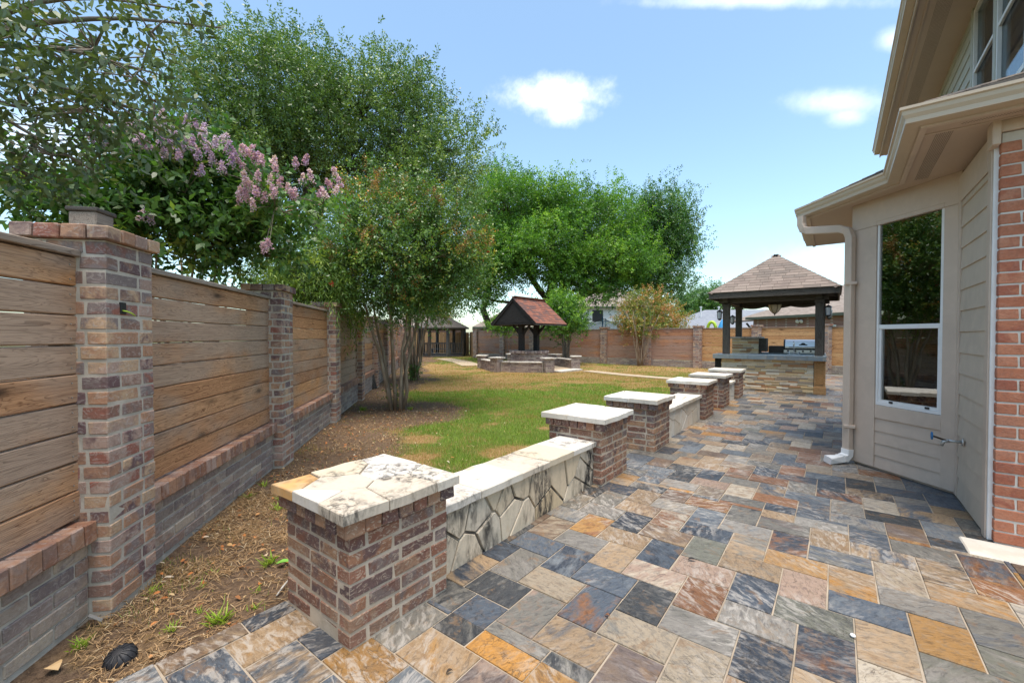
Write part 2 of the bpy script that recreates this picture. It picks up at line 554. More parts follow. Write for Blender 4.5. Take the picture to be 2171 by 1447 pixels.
def mat_plain(name, c, rough=.5, metal=0.0, spec=.4, bump=None):
    m, nt = newmat(name)
    n1 = noise(nt, 7, 4, pos(nt))
    col = mixc(nt, mth(nt, 'MULTIPLY', step(nt, n1, .4, .7), .25), c, tuple(x * .7 for x in c))
    finish(nt, col, rough, noise(nt, 150, 2, pos(nt)) if bump else None, .2, .002, spec, metal)
    return m
def mat_glass(name, tint=(.9, .95, .95), base=.10, gain=1.7):
    m, nt = newmat(name)
    fr = nd(nt, 'ShaderNodeFresnel', {'IOR': 1.9}).outputs[0]
    fac = mth(nt, 'ADD', mth(nt, 'MULTIPLY', fr, gain), base, True)
    wv = noise(nt, 1.6, 2, pos(nt))
    bmp = nd(nt, 'ShaderNodeBump', {'Height': wv, 'Strength': .012, 'Distance': .03}).outputs[0]
    gl = nd(nt, 'ShaderNodeBsdfGlossy', {'Color': (.95, .97, .97, 1), 'Roughness': .015, 'Normal': bmp})
    tr = nd(nt, 'ShaderNodeBsdfTransparent', {'Color': (*tint, 1)})
    mx = nd(nt, 'ShaderNodeMixShader', {0: fac, 1: tr.outputs[0], 2: gl.outputs[0]})
    nt.links.new(mx.outputs[0], nd(nt, 'ShaderNodeOutputMaterial').inputs['Surface'])
    return m

BR_BROWN = (.27, .16, .12); BR_RED = (.30, .12, .085); BR_PURP = (.16, .095, .095); BR_GREY = (.24, .19, .175); BR_TAN = (.52, .35, .22)
BR_ORA = (.42, .23, .14); BR_PINK = (.42, .29, .23)
M_post = mat_brick('fence_brick', [BR_BROWN, BR_ORA, BR_PURP, BR_TAN, BR_ORA, BR_RED, BR_PINK, BR_GREY, BR_PURP, BR_ORA], [BR_PINK, BR_BROWN, BR_ORA, BR_PINK, BR_GREY, BR_TAN])
M_base = mat_brick('weathered_brick', [(.33, .25, .205), (.28, .215, .185), (.35, .225, .165), (.40, .31, .24), (.50, .40, .30), (.23, .175, .16), (.32, .245, .21)], [(.34, .27, .22), (.46, .37, .29), (.27, .21, .185)], .35, (.5, .45, .40))
M_ledge = mat_brick('ledge_brick', [BR_ORA, (.28, .13, .075), BR_BROWN, (.36, .19, .11)], [BR_BROWN, BR_PINK, BR_ORA], .2)
M_pillar = mat_brick('pillar_brick', [(.25, .11, .07), (.19, .09, .065), (.14, .09, .088), (.31, .155, .09), (.115, .078, .075), (.38, .22, .125), (.22, .115, .08), (.28, .125, .08)], [(.15, .09, .08), (.34, .20, .125), (.28, .15, .10), (.22, .165, .145)], .6, (.52, .41, .31), .7)
M_housebrick = mat_brick('red_house_brick', [(.44, .165, .09), (.39, .135, .075), (.48, .195, .11), (.34, .115, .07)], [(.42, .16, .09), (.46, .20, .12)], .12, (.5, .35, .28), .7)
M_wellbrick = mat_brick('well_brick', [(.34, .26, .22), (.25, .18, .16), (.44, .35, .29), (.18, .13, .12), (.38, .27, .21)], [(.40, .33, .28), (.22, .16, .15)], .3)
M_mortar = mat_noise('grey_mortar', (.42, .37, .30), (.52, .465, .385), 9, .95, .5)
M_mortar_b = mat_noise('sandy_mortar', (.40, .33, .25), (.50, .42, .33), 9, .95, .5)
M_mortar_w = mat_noise('pale_mortar', (.52, .48, .42), (.60, .56, .50), 9, .95, .5)
M_mortar_d = mat_noise('stained_mortar', (.07, .06, .05), (.34, .28, .21), 5, .95, .5)
M_grout = mat_noise('grout', (.27, .22, .165), (.36, .30, .23), 5, .95, .4, (.22, .19, .15))
M_plank = mat_wood('cedar_plank', [(.54, .285, .14), (.59, .33, .17), (.48, .25, .13), (.62, .335, .155), (.54, .305, .165), (.44, .235, .125)], weather=(.44, .325, .24))
M_plank2 = mat_wood('back_plank', [(.50, .25, .14), (.46, .225, .125), (.54, .28, .16), (.42, .21, .13), (.52, .27, .16)], weather=(.40, .26, .20), gs=.8)
M_plank3 = mat_wood('honey_plank', [(.62, .35, .16), (.58, .32, .145), (.66, .40, .19)], gs=.8)
M_rail = mat_wood('weathered_rail', [(.32, .24, .175), (.36, .26, .19)], weather=(.32, .28, .24))
M_picket = mat_wood('picket', [(.42, .26, .12), (.36, .22, .10), (.47, .30, .15)], gs=.8)
M_cedarpost = mat_wood('golden_cedar', [(.58, .32, .13), (.62, .36, .16)], gs=1.2)
M_darkwood = mat_wood('dark_stained_wood', [(.115, .104, .088), (.13, .115, .097)], knot=(.03, .025, .02))
M_blackwood = mat_wood('black_stained_wood', [(.036, .034, .033), (.042, .039, .037)], knot=(.015, .013, .012))
M_greywood = mat_wood('grey_painted_wood', [(.14, .14, .135), (.16, .16, .155)], knot=(.08, .08, .08))
M_trim = mat_paint('taupe_trim', (.56, .45, .36), .55, True)
M_siding = mat_paint('taupe_siding', (.54, .45, .355), .6, True)
M_siding2 = mat_paint('sage_siding', (.46, .45, .39), .6, True)
M_gutter = mat_paint('taupe_gutter', (.53, .43, .32), .38, None, .12)
M_soffit = mat_paint('soffit_paint', (.50, .385, .30), .6, None, .1)
M_white = mat_plain('white_vinyl', (.78, .77, .75), .35)
M_whitewall = mat_plain('white_stucco', (.75, .75, .74), .8)
M_slate = mat_slate('slate_tile', False)
M_slate_s = mat_slate('slate_tile_far', True)
M_lime = mat_stone('limestone_cap', [(.58, .53, .45), (.52, .45, .36), (.60, .56, .50), (.54, .46, .34)], .85, rust=.45, spot=.045)
M_limeclean = mat_stone('pale_limestone_cap', [(.62, .58, .51), (.57, .52, .44), (.64, .61, .55)], .35, rust=.15, spot=.08)
M_limewall = mat_stone('limestone_face', [(.62, .50, .35), (.66, .55, .41), (.57, .44, .28), (.63, .54, .42)], 1.0, rust=.2)
M_ochre = mat_stone('ochre_stone', [(.50, .28, .10), (.54, .31, .12)], .5, rust=.6)
M_ledger = mat_stone('ledger_stone', [(.80, .64, .42), (.84, .72, .52), (.72, .54, .34), (.55, .29, .14), (.80, .60, .34), (.46, .37, .28), (.85, .76, .60), (.76, .56, .30)], .10, rust=.3)
M_wellcap = mat_stone('grey_limestone', [(.54, .50, .44), (.60, .56, .49)], .5)
M_bluestone = mat_stone('blue_slate_edge', [(.20, .25, .28), (.23, .28, .30), (.17, .21, .24), (.26, .30, .31)], .1, .5, rust=.0)
M_concrete = mat_noise('concrete', (.60, .52, .42), (.68, .61, .51), 7, .9, .4)
M_pathstone = mat_noise('path_stone', (.36, .28, .19), (.45, .36, .25), 4, .9, .4, (.3, .24, .17))
M_shingle = mat_shingle('brown_shingle', [(.20, .16, .135), (.235, .19, .16), (.17, .14, .12), (.25, .20, .17), (.21, .165, .14)])
M_shingle_d = mat_shingle('dark_shingle', [(.085, .075, .068), (.10, .088, .08), (.075, .066, .06)])
M_shingle_h = mat_shingle('house_shingle', [(.17, .145, .125), (.21, .17, .14), (.13, .115, .105), (.24, .19, .15)])
M_shingle_r = mat_shingle('red_shingle', [(.24, .085, .055), (.20, .072, .05), (.27, .10, .065), (.16, .07, .055), (.12, .06, .055)])
M_shingle_g = mat_shingle('grey_shingle', [(.21, .22, .24), (.23, .24, .26), (.19, .20, .22)])
M_steel = mat_plain('stainless_steel', (.62, .62, .62), .28, .9)
M_chrome = mat_plain('chrome', (.8, .8, .8), .12, 1.0)
M_black = mat_plain('black_metal', (.018, .018, .02), .4)
M_blackplastic = mat_plain('black_plastic', (.022, .022, .025), .6)
M_brass = mat_plain('aged_bronze', (.07, .05, .035), .45, .6)
M_bluehandle = mat_plain('blue_enamel', (.03, .16, .36), .4)
M_galv = mat_plain('galvanised_pipe', (.45, .45, .43), .45, .7)
M_frost = mat_plain('amber_glass', (.55, .46, .34), .2)
M_glass = mat_glass('window_glass')
M_glass_d = mat_glass('screened_glass', (.7, .75, .78), .0, .45)
M_dark = mat_plain('dark_interior', (.035, .04, .04), .9)
M_curtain = mat_plain('dim_curtain', (.30, .32, .31), .9)
M_teal = mat_plain('pale_teal', (.30, .46, .44), .5)
M_bluepole = mat_plain('blue_foam', (.03, .12, .20), .6)
M_toyblue = mat_plain('toy_blue', (.05, .30, .62), .4)
M_toygreen = mat_plain('toy_green', (.42, .60, .05), .4)
def mat_net():
    m, nt = newmat('safety_net')
    d = nd(nt, 'ShaderNodeBsdfDiffuse', {'Color': (.30, .42, .46, 1)})
    t = nd(nt, 'ShaderNodeBsdfTransparent')
    mx = nd(nt, 'ShaderNodeMixShader', {0: .45, 1: t.outputs[0], 2: d.outputs[0]})
    nt.links.new(mx.outputs[0], nd(nt, 'ShaderNodeOutputMaterial').inputs['Surface'])
    return m
M_net = mat_net()
# ------------------------------------------------------------------ ground
def vnoise(x, y, seed=0):
    """smooth value noise on arrays, 0..1"""
    x = np.asarray(x, float); y = np.asarray(y, float)
    xi = np.floor(x).astype(np.int64); yi = np.floor(y).astype(np.int64)
    xf = x - xi; yf = y - yi
    def h(a, b):
        n = (a * 374761393 + b * 668265263 + seed * 974711) & 0x7fffffff
        n = ((n ^ (n >> 13)) * 1274126177) & 0x7fffffff
        return ((n ^ (n >> 16)) & 0xffff) / 65535.0
    u = xf * xf * (3 - 2 * xf); v = yf * yf * (3 - 2 * yf)
    return (h(xi, yi) * (1 - u) + h(xi + 1, yi) * u) * (1 - v) + (h(xi, yi + 1) * (1 - u) + h(xi + 1, yi + 1) * u) * v
def fbm(x, y, sc_, seed=0, o=4):
    t = 0; a = .5
    for k in range(o):
        t = t + a * vnoise(x * sc_ * 2 ** k, y * sc_ * 2 ** k, seed + k)
        a *= .5
    return t / (1 - .5 ** o)
FP = Vector((-3.138, 0.493))                 # near corner of the first fence post
FD = Vector((-1.933, 1.78)).normalized()     # along the side fence
FN = Vector((-FD.y, FD.x)) * -1              # towards the yard
if FN.dot(-FP) < 0:
    FN = -FN
FSTEP = 2.628
def sstep(v, lo, hi):
    t = np.clip((v - lo) / (hi - lo), 0, 1)
    return t * t * (3 - 2 * t)
CRAPE = (-7.26, 5.53)
def fields(x, y):
    """(soil, dry) shares of the yard, 0..1"""
    dist = (x - FP.x) * FN.x + (y - FP.y) * FN.y
    dep = -math.sin(HEAD) * x + math.cos(HEAD) * y
    lat = math.cos(HEAD) * x + math.sin(HEAD) * y
    n1 = fbm(x, y, .55, 3); n2 = fbm(x, y, 1.7, 11); n3 = fbm(x, y, .35, 21)
    soil = 1 - sstep(dist + (n1 - .5) * 2.6, .9, 2.1)
    rc = np.hypot(x - CRAPE[0] - .3, y - CRAPE[1] + .2)
    soil = np.maximum(soil, 1 - sstep(rc + (n1 - .5) * 1.6, 1.0, 1.9))
    rc = np.hypot(x + 11.7, y - 9.7)
    soil = np.maximum(soil, .8 * (1 - sstep(rc + (n1 - .5) * 1.5, .6, 1.3)))
    near = 1 - sstep(dep + (n1 - .5) * 1.4, 3.6, 4.5)
    soil = np.maximum(soil, near * .95)
    soil = np.clip(soil - .45 * sstep(n2, .56, .70), 0, 1)
    px = 1085 + 900 * lat / np.maximum(dep, 1)
    band = sstep(dep + (n3 - .5) * 8 + (n1 - .5) * 4, 11.0, 15.0) * (1 - .5 * sstep(dep + (n3 - .5) * 3, 21, 24))
    dry = band * np.clip(.70 + 1.5 * (n2 - .5) + .8 * (n3 - .5), .15, 1)
    dry = np.maximum(dry, sstep(n2 + .25 * (n1 - .5), .52, .72) * .75)
    green = sstep(dep, 7.5, 9.5) * (1 - sstep(dep + (n3 - .5) * 3, 11.2, 12.6))
    dry = dry * (1 - .75 * green)
    return soil, np.clip(dry, 0, 1)

g_far = MB().box(-400, 400, -300, 500, -.6, -.075)
m, nt = newmat('far_ground')
finish(nt, mixc(nt, noise(nt, .2, 5, pos(nt)), (.05, .075, .02), (.14, .11, .05)), .95)
o = part('ground', g_far, m, None)
o['kind'] = 'structure'

# the yard itself, with the shares of bare soil and dead grass stored on it
gx = np.arange(-34, -1.6, .22); gy = np.arange(-4, 30, .22)
XX, YY = np.meshgrid(gx, gy)
ZZ = -.035 + (fbm(XX, YY, 1.1, 5) - .5) * .035
nx, ny = len(gx), len(gy)
vv = np.stack([XX.ravel(), YY.ravel(), ZZ.ravel()], 1)
ii = np.arange(ny - 1)[:, None] * nx + np.arange(nx - 1)[None, :]
ff = np.stack([ii, ii + 1, ii + nx + 1, ii + nx], -1).reshape(-1, 4)
me = bpy.data.meshes.new('lawn')
me.from_pydata(vv.tolist(), [], ff.tolist())
s_, d_ = fields(vv[:, 0], vv[:, 1])
for nm, val in (('soil', s_), ('dry', d_)):
    a = me.attributes.new(nm, 'FLOAT', 'POINT')
    a.data.foreach_set('value', val.astype(np.float32))
me.polygons.foreach_set('use_smooth', [True] * len(me.polygons))
m, nt = newmat('lawn')
P = pos(nt)
fs = nd(nt, 'ShaderNodeAttribute', attribute_name='soil').outputs['Fac']
fd = nd(nt, 'ShaderNodeAttribute', attribute_name='dry').outputs['Fac']
n1 = noise(nt, 30, 6, P, .7); n2 = noise(nt, 7, 5, P, .6); n3 = noise(nt, 120, 4, P, .7)
soilc = mixc(nt, step(nt, n1, .3, .7), (.085, .056, .038), (.21, .14, .09))
soilc = mixc(nt, step(nt, n3, .58, .72), soilc, (.30, .20, .11))
grass = mixc(nt, step(nt, n1, .3, .7), (.06, .10, .016), (.15, .20, .035))
dryc = mixc(nt, step(nt, n1, .3, .7), (.22, .135, .055), (.40, .26, .12))
dm = mth(nt, 'ADD', fd, mth(nt, 'MULTIPLY', mth(nt, 'SUBTRACT', n2, .5), .8))
col = mixc(nt, step(nt, dm, .25, .6), grass, dryc)
sm = mth(nt, 'ADD', fs, mth(nt, 'MULTIPLY', mth(nt, 'SUBTRACT', n2, .5), .5))
col = mixc(nt, step(nt, sm, .3, .65), col, soilc)
finish(nt, col, .95, mth(nt, 'ADD', n1, mth(nt, 'MULTIPLY', n3, .4)), .8, .03, .1)
me.materials.append(m)
o = link('lawn', me)
o['kind'] = 'structure'

# ------------------------------------------------------------------ patio: slate laid in a 2:3 herringbone
MX, MY = .1160, .1178
OX, OY = -.955, 1.945
def clip_poly(poly, a, b, c):
    """keep a*x+b*y+c >= 0"""
    out = []
    n = len(poly)
    for i in range(n):
        p, q = poly[i], poly[(i + 1) % n]
        dp = a * p[0] + b * p[1] + c; dq = a * q[0] + b * q[1] + c
        if dp >= 0:
            out.append(p)
        if (dp >= 0) != (dq >= 0):
            t = dp / (dp - dq)
            out.append((p[0] + t * (q[0] - p[0]), p[1] + t * (q[1] - p[1])))
    return out
PC = dict(blue=(.125, .15, .185), navy=(.062, .076, .10), dark=(.07, .075, .08), grey=(.23, .225, .205), green=(.19, .195, .165), tan=(.40, .31, .215), pink=(.40, .31, .255),
          ochre=(.44, .28, .13), orange=(.50, .29, .11), rust=(.29, .155, .085), brown=(.22, .165, .125), purple=(.20, .165, .155), cream=(.54, .49, .41), lgrey=(.30, .29, .27), beige=(.36, .315, .25), sky=(.20, .225, .25))
PAT = [(1075, 1360, 'orange', 'ochre'), (930, 1375, 'tan', 'ochre'), (780, 1405, 'ochre', 'tan'), (1000, 1295, 'blue', 'brown'), (1140, 1290, 'grey', 'pink'), (640, 1390, 'blue', 'tan'), (480, 1395, 'navy', 'blue'),
       (1250, 1240, 'brown', 'rust'), (1200, 1177, 'navy', 'sky'), (1282, 1225, 'blue', 'sky'), (1131, 1142, 'blue', 'grey'), (1120, 1187, 'grey', 'lgrey'), (1169, 1111, 'beige', 'brown'), (1234, 1139, 'lgrey', 'grey'),
       (1251, 1101, 'rust', 'ochre'), (1323, 1128, 'tan', 'ochre'), (1306, 1170, 'tan', 'lgrey'), (1395, 1166, 'navy', 'blue'), (1488, 1159, 'green', 'grey'), (1382, 1211, 'pink', 'cream'), (1481, 1197, 'pink', 'tan'),
       (1577, 1153, 'grey', 'tan'), (1663, 1142, 'navy', 'rust'), (1409, 1120, 'brown', 'tan'), (1337, 1101, 'navy', 'dark'), (1412, 1091, 'rust', 'cream'), (1491, 1087, 'blue', 'sky'), (1567, 1084, 'grey', 'dark'),
       (1636, 1094, 'tan', 'ochre'), (1598, 1249, 'navy', 'blue'), (1581, 1190, 'tan', 'grey'), (1670, 1177, 'ochre', 'tan'), (1488, 1252, 'lgrey', 'rust'), (1368, 1273, 'dark', 'grey'), (1478, 1314, 'grey', 'lgrey'),
       (1588, 1307, 'lgrey', 'tan'), (1351, 1338, 'beige', 'grey'), (1327, 1407, 'purple', 'brown'), (1464, 1379, 'beige', 'grey'), (1612, 1393, 'navy', 'tan'), (1244, 1269, 'rust', 'blue'), (1237, 1359, 'blue', 'tan'),
       (1182, 1410, 'grey', 'dark'), (1744, 1384, 'navy', 'rust'), (1876, 1380, 'tan', 'beige'), (1834, 1301, 'blue', 'sky'), (1721, 1297, 'green', 'navy'), (1698, 1233, 'pink', 'tan'), (1804, 1236, 'tan', 'orange'),
       (1895, 1218, 'beige', 'brown'), (1978, 1195, 'tan', 'dark'), (1910, 1270, 'lgrey', 'tan'), (2016, 1267, 'tan', 'orange'), (1997, 1331, 'ochre', 'tan'), (2080, 1327, 'blue', 'tan'), (2118, 1240, 'ochre', 'rust'),
       (2137, 1331, 'blue', 'grey'), (2122, 1406, 'green', 'lgrey'), (2000, 1414, 'green', 'lgrey'), (1834, 1130, 'blue', 'lgrey'), (1660, 1146, 'navy', 'rust'), (1925, 1115, 'pink', 'rust'), (1770, 1040, 'navy', 'blue'),
       (1789, 1066, 'cream', 'lgrey'), (845, 1322, 'grey', 'beige'), (1040, 1420, 'purple', 'pink')]
patmap = [(ground_at(a, b), c, d) for a, b, c, d in PAT]
KEYS = ['blue', 'blue', 'blue', 'navy', 'navy', 'navy', 'dark', 'dark', 'grey', 'grey', 'green', 'tan', 'tan', 'pink', 'ochre', 'rust', 'brown', 'purple', 'cream', 'lgrey', 'beige', 'beige', 'sky', 'sky', 'sky', 'blue', 'lgrey', 'grey']
SECOND = dict(blue=['sky', 'lgrey', 'navy', 'tan', 'rust'], navy=['blue', 'tan', 'rust', 'sky'], dark=['grey', 'blue', 'lgrey'], grey=['lgrey', 'dark', 'tan', 'blue'], green=['grey', 'lgrey', 'navy'], tan=['brown', 'ochre', 'blue', 'grey'],
              pink=['tan', 'cream', 'rust'], ochre=['tan', 'rust', 'orange'], rust=['brown', 'ochre', 'tan'], brown=['tan', 'grey', 'rust'], purple=['brown', 'grey'], cream=['lgrey', 'tan'], lgrey=['grey', 'cream', 'tan'], beige=['grey', 'tan', 'brown'], sky=['blue', 'lgrey'])
patio_poly = [(-2.475, -2.5), (4.5, -2.5), (4.5, 4.20), (.75, 4.20), (.75, 9.6), (3.0, 9.6), (3.0, 20.9), (-3.05, 20.9), (-3.05, 12.0), (-1.80, 12.0), (-1.80, 1.0), (-2.475, 1.0)]
regions = [(-2.475, 4.5, -2.5, 1.62), (-2.50, .93, 1.62, 4.24), (.93, 4.5, 1.62, 4.22), (-2.50, .93, 4.24, 12.3), (-3.05, 3.0, 12.3, 20.7)]
slab = MB()
for x0, x1, y0, y1 in regions:
    slab.box(x0 + .002, x1 - .002, y0 + .002, y1 - .002, -.12, -.0075)
patio = part('patio', slab, M_grout, None)
patio['kind'] = 'structure'
tiles = []
gap = .0042
for a in range(-40, 120):
    for b in range(-40, 60):
        bx, by = 2 * a - b, 2 * a + 5 * b
        for (lx, ly, wx, wy) in ((0, 0, 3, 2), (0, 2, 2, 3)):
            x0 = OX + (bx + lx) * MX; y0 = OY + (by + ly) * MY
            x1 = x0 + wx * MX; y1 = y0 + wy * MY
            if x1 < -3.2 or x0 > 4.6 or y1 < -2.6 or y0 > 21:
                continue
            cut = False
            base = [(x0 + gap, y0 + gap), (x1 - gap, y0 + gap), (x1 - gap, y1 - gap), (x0 + gap, y1 - gap)]
            for (ra, rb, rc, rd) in regions:
                if x1 <= ra or x0 >= rb or y1 <= rc or y0 >= rd:
                    continue
                p = base
                for cl in ((1, 0, -ra - .002), (-1, 0, rb - .002), (0, 1, -rc), (0, -1, rd)):
                    p = clip_poly(p, *cl)
                    if len(p) < 3:
                        break
                if len(p) >= 3:
                    xs = [q[0] for q in p]; ys = [q[1] for q in p]
                    if max(xs) - min(xs) > .02 and max(ys) - min(ys) > .02:
                        tiles.append((p, (max(xs) + min(xs)) / 2, (max(ys) + min(ys)) / 2, max(xs) - min(xs), max(ys) - min(ys)))
def visible_size(t):
    dep = -math.sin(HEAD) * t[1] + math.cos(HEAD) * t[2]
    lat = math.cos(HEAD) * t[1] + math.sin(HEAD) * t[2]
    if dep < .5 or abs(lat / dep) > 1.24 or 1.5 / dep > .86:
        return 0
    if t[1] > .3 and t[2] > 5.6 and t[2] < 10:
        return 0
    if t[1] < -1.9 and t[2] > 1.1 and t[2] < 12:
        return 0
    return t[3] * t[4] / dep ** 3
tiles.sort(key=visible_size, reverse=True)
far = MB(); fc1 = []; fc2 = []
tmesh = {}
for i, (p, cx, cy, wx, wy) in enumerate(tiles):
    k1 = random.choice(KEYS)
    k2 = random.choice(SECOND[k1])
    best = .10
    for (q, c1, c2) in patmap:
        dd = max(abs(q.x - cx) / wx, abs(q.y - cy) / wy)
        if dd < .5 and math.hypot(q.x - cx, q.y - cy) < best + .1:
            k1, k2 = c1, c2
    jit = random.uniform(.85, 1.15)
    ca = tuple(v * jit for v in PC[k1]); cb = tuple(v * jit for v in PC[k2])
    if i < 300:
        key = (round(wx, 3), round(wy, 3), len(p), random.randrange(3)) if len(p) == 4 else None
        lp = [(q[0] - cx, q[1] - cy) for q in p]
        if key is None or key not in tmesh:
            me_ = MB().prism([(u + random.uniform(-.0025, .0025), v + random.uniform(-.0025, .0025)) for u, v in lp], -.03, 0, inset=.003, r=0.0).mesh('tile', M_slate)
            if key:
                tmesh[key] = me_
        else:
            me_ = tmesh[key]
        o = link('tile', me_, patio, T(cx, cy, random.uniform(-.003, .001)) @ Matrix.Rotation(random.uniform(-.004, .004), 4, 'X') @ Matrix.Rotation(random.uniform(-.004, .004), 4, 'Y'))
        o.color = (*ca, 1)
        o['tcol2'] = list(cb)
        o['grain'] = random.choice((0.0, 1.57, .5, -.5, 1.0, 2.2)) + random.uniform(-.25, .25)
    else:
        nf = len(far.f)
        far.prism(p, -.03, random.uniform(-.003, .001), inset=.003)
        fc1 += [(*ca, 1)] * (len(far.f) - nf)
        fc2 += [(*cb, 1)] * (len(far.f) - nf)
o = part('tiles', far, M_slate_s, patio, kind='stuff')
for nm, cc in (('tcol', fc1), ('tcol2', fc2)):
    at_ = o.data.attributes.new(nm, 'FLOAT_COLOR', 'FACE')
    at_.data.foreach_set('color', np.array(cc, dtype=np.float32).ravel())
# pale concrete footing at the foot of the brick wall
o = part('concrete_footing', MB().cbox(.74, 4.2, 4.23, 4.545, -.1, .006, .01), M_concrete, None)
o['kind'] = 'structure'
# stone path over the lawn from the terrace to the well, and on to the gazebo
pts = [ground_at(1432, 802), ground_at(1330, 794), ground_at(1245, 785)]
pp = [(v.x, v.y) for v in pts]
po = part('path', MB().sweep([(-.28, -.08), (-.28, -.004), (.28, -.004), (.28, -.08)], pp), M_pathstone, None)
po['kind'] = 'structure'
pts = [ground_at(1002, 774), ground_at(978, 766), ground_at(940, 759)]
pp = [(v.x, v.y) for v in pts]
po = part('path', MB().sweep([(-.55, -.08), (-.55, -.004), (.55, -.004), (.55, -.08)], pp), M_pathstone, None)
po['kind'] = 'structure'
# ------------------------------------------------------------------ brick work
CH = .081            # course height
JT = .013            # joint
BD = .10             # brick depth
def split(L, first):
    """cut a course of length L into bricks, starting with a brick of length first"""
    out = []; x = 0.0; l = first
    while x < L - 1e-6:
        e = min(x + l, L)
        if L - e < .07:
            e = L
        out.append((x, e))
        x = e; l = .254
    return out
def course_blocks(wx, wy, k, bd=BD):
    """bricks of one course round a rectangular pier: (x0, x1, y0, y1)"""
    res = []
    def row(L, first):
        return split(L, first)
    alt = k % 2
    if alt == 0:
        for a, b in row(wx, .254):
            res.append((a, b, 0, bd))
        for a, b in row(wx, .13):
            res.append((a, b, wy - bd, wy))
        for a, b in row(wy - 2 * bd, .20):
            res.append((0, bd, bd + a, bd + b)); res.append((wx - bd, wx, bd + a, bd + b))
    else:
        for a, b in row(wy, .13):
            res.append((0, bd, a, b))
        for a, b in row(wy, .254):
            res.append((wx - bd, wx, a, b))
        for a, b in row(wx - 2 * bd, .25 if k % 4 == 1 else .16):
            res.append((bd + a, bd + b, 0, bd)); res.append((bd + a, bd + b, wy - bd, wy))
    return res
def lay(parent, M, blocks, mat, single, mb=None, ch=.005, j=.0022, name='brick'):
    """blocks (x0,x1,y0,y1,z0,z1) in local coordinates: single objects or joined into mb"""
    for (x0, x1, y0, y1, z0, z1) in blocks:
        if single:
            me = block(x1 - x0, y1 - y0, z1 - z0, mat, 4, ch, j, name)
            link(name, me, parent, M @ T(x0 + random.uniform(-.0015, .0015), y0 + random.uniform(-.002, .002), z0 + random.uniform(-.001, .001)))
        else:
            mb.box(x0, x1, y0 + random.uniform(-.002, .002), y1, z0, z1, M)
def pier_blocks(wx, wy, n, z0=0.0, ch=CH):
    res = []
    h = JT / 2
    for k in range(n):
        for (a, b, c, d) in course_blocks(wx, wy, k):
            # joints only between bricks, outer faces flush
            res.append((a + (h if a > 1e-6 else 0), b - (h if b < wx - 1e-6 else 0), c + (h if c > 1e-6 else 0), d - (h if d < wy - 1e-6 else 0), z0 + k * ch + h, z0 + (k + 1) * ch - h))
    return res
def rowlock_ring(wx, wy, fl, z0, hgt, bw=.078):
    """standing bricks round the top, projecting by fl"""
    res = []
    x0, x1, y0, y1 = -fl, wx + fl, -fl, wy + fl
    n = max(2, round((x1 - x0) / bw)); s = (x1 - x0) / n
    for i in range(n):
        for (a, b) in ((y0, y0 + BD), (y1 - BD, y1)):
            res.append((x0 + i * s + (.004 if i else 0), x0 + (i + 1) * s - (.004 if i < n - 1 else 0), a, b, z0, z0 + hgt))
    L = y1 - y0 - 2 * BD
    n = max(1, round(L / bw)); s = L / n
    for i in range(n):
        for (a, b) in ((x0, x0 + BD), (x1 - BD, x1)):
            res.append((a, b, y0 + BD + i * s + .004, y0 + BD + (i + 1) * s - .004, z0, z0 + hgt))
    return res
PW = .38
def fence_post(M, label, single, courses=25, group=None, mat=None):
    t = thing('fence_post', label, 'post', M, group)
    mat = mat or M_post
    core = MB().box(.003, PW - .003, .003, PW - .003, -.15, courses * CH, M)
    part('mortar', core, M_mortar, t)
    bl = pier_blocks(PW, PW, courses)
    cap = rowlock_ring(PW, PW, .032, courses * CH + .004, .072, .125)
    if single:
        lay(t, M, bl, mat, True)
        lay(t, M, cap, mat, True, name='cap_brick')
    else:
        mb = MB()
        lay(t, M, bl, mat, False, mb); lay(t, M, cap, mat, False, mb)
        part('bricks', mb, mat, t, kind='stuff')
    part('cap_fill', MB().box(.0, PW, .0, PW, courses * CH + .006, courses * CH + .07, M), M_mortar, t)
    return t
def plank_mesh(L, h, mat, v):
    key = ('plank', round(L, 2), round(h, 3), mat.name, v)
    if key not in _cache:
        random.seed(hash(key[1:3]) % 1000 + v)
        mb = MB()
        n = 9
        vs_ = []
        for i in range(n):
            x = L * i / (n - 1)
            dz0 = random.uniform(-.001, .003); dz1 = random.uniform(-.002, .001); dy = random.uniform(-.003, .003)
            vs_ += [(x, dy, dz0 + .008), (x, dy + .007, dz0 + .002), (x, .032, dz0), (x, .032, h + dz1), (x, dy + .007, h + dz1 - .002), (x, dy, h + dz1 - .007)]
        fs_ = []
        for i in range(n - 1):
            for k in range(6):
                k2 = (k + 1) % 6
                fs_.append((i * 6 + k, (i + 1) * 6 + k, (i + 1) * 6 + k2, i * 6 + k2)[::-1])
        fs_.append(tuple(range(6))); fs_.append(tuple((n - 1) * 6 + k for k in range(5, -1, -1)))
        mb.add(vs_, fs_, 0.0)
        _cache[key] = mb.mesh('plank', mat)
    return _cache[key]
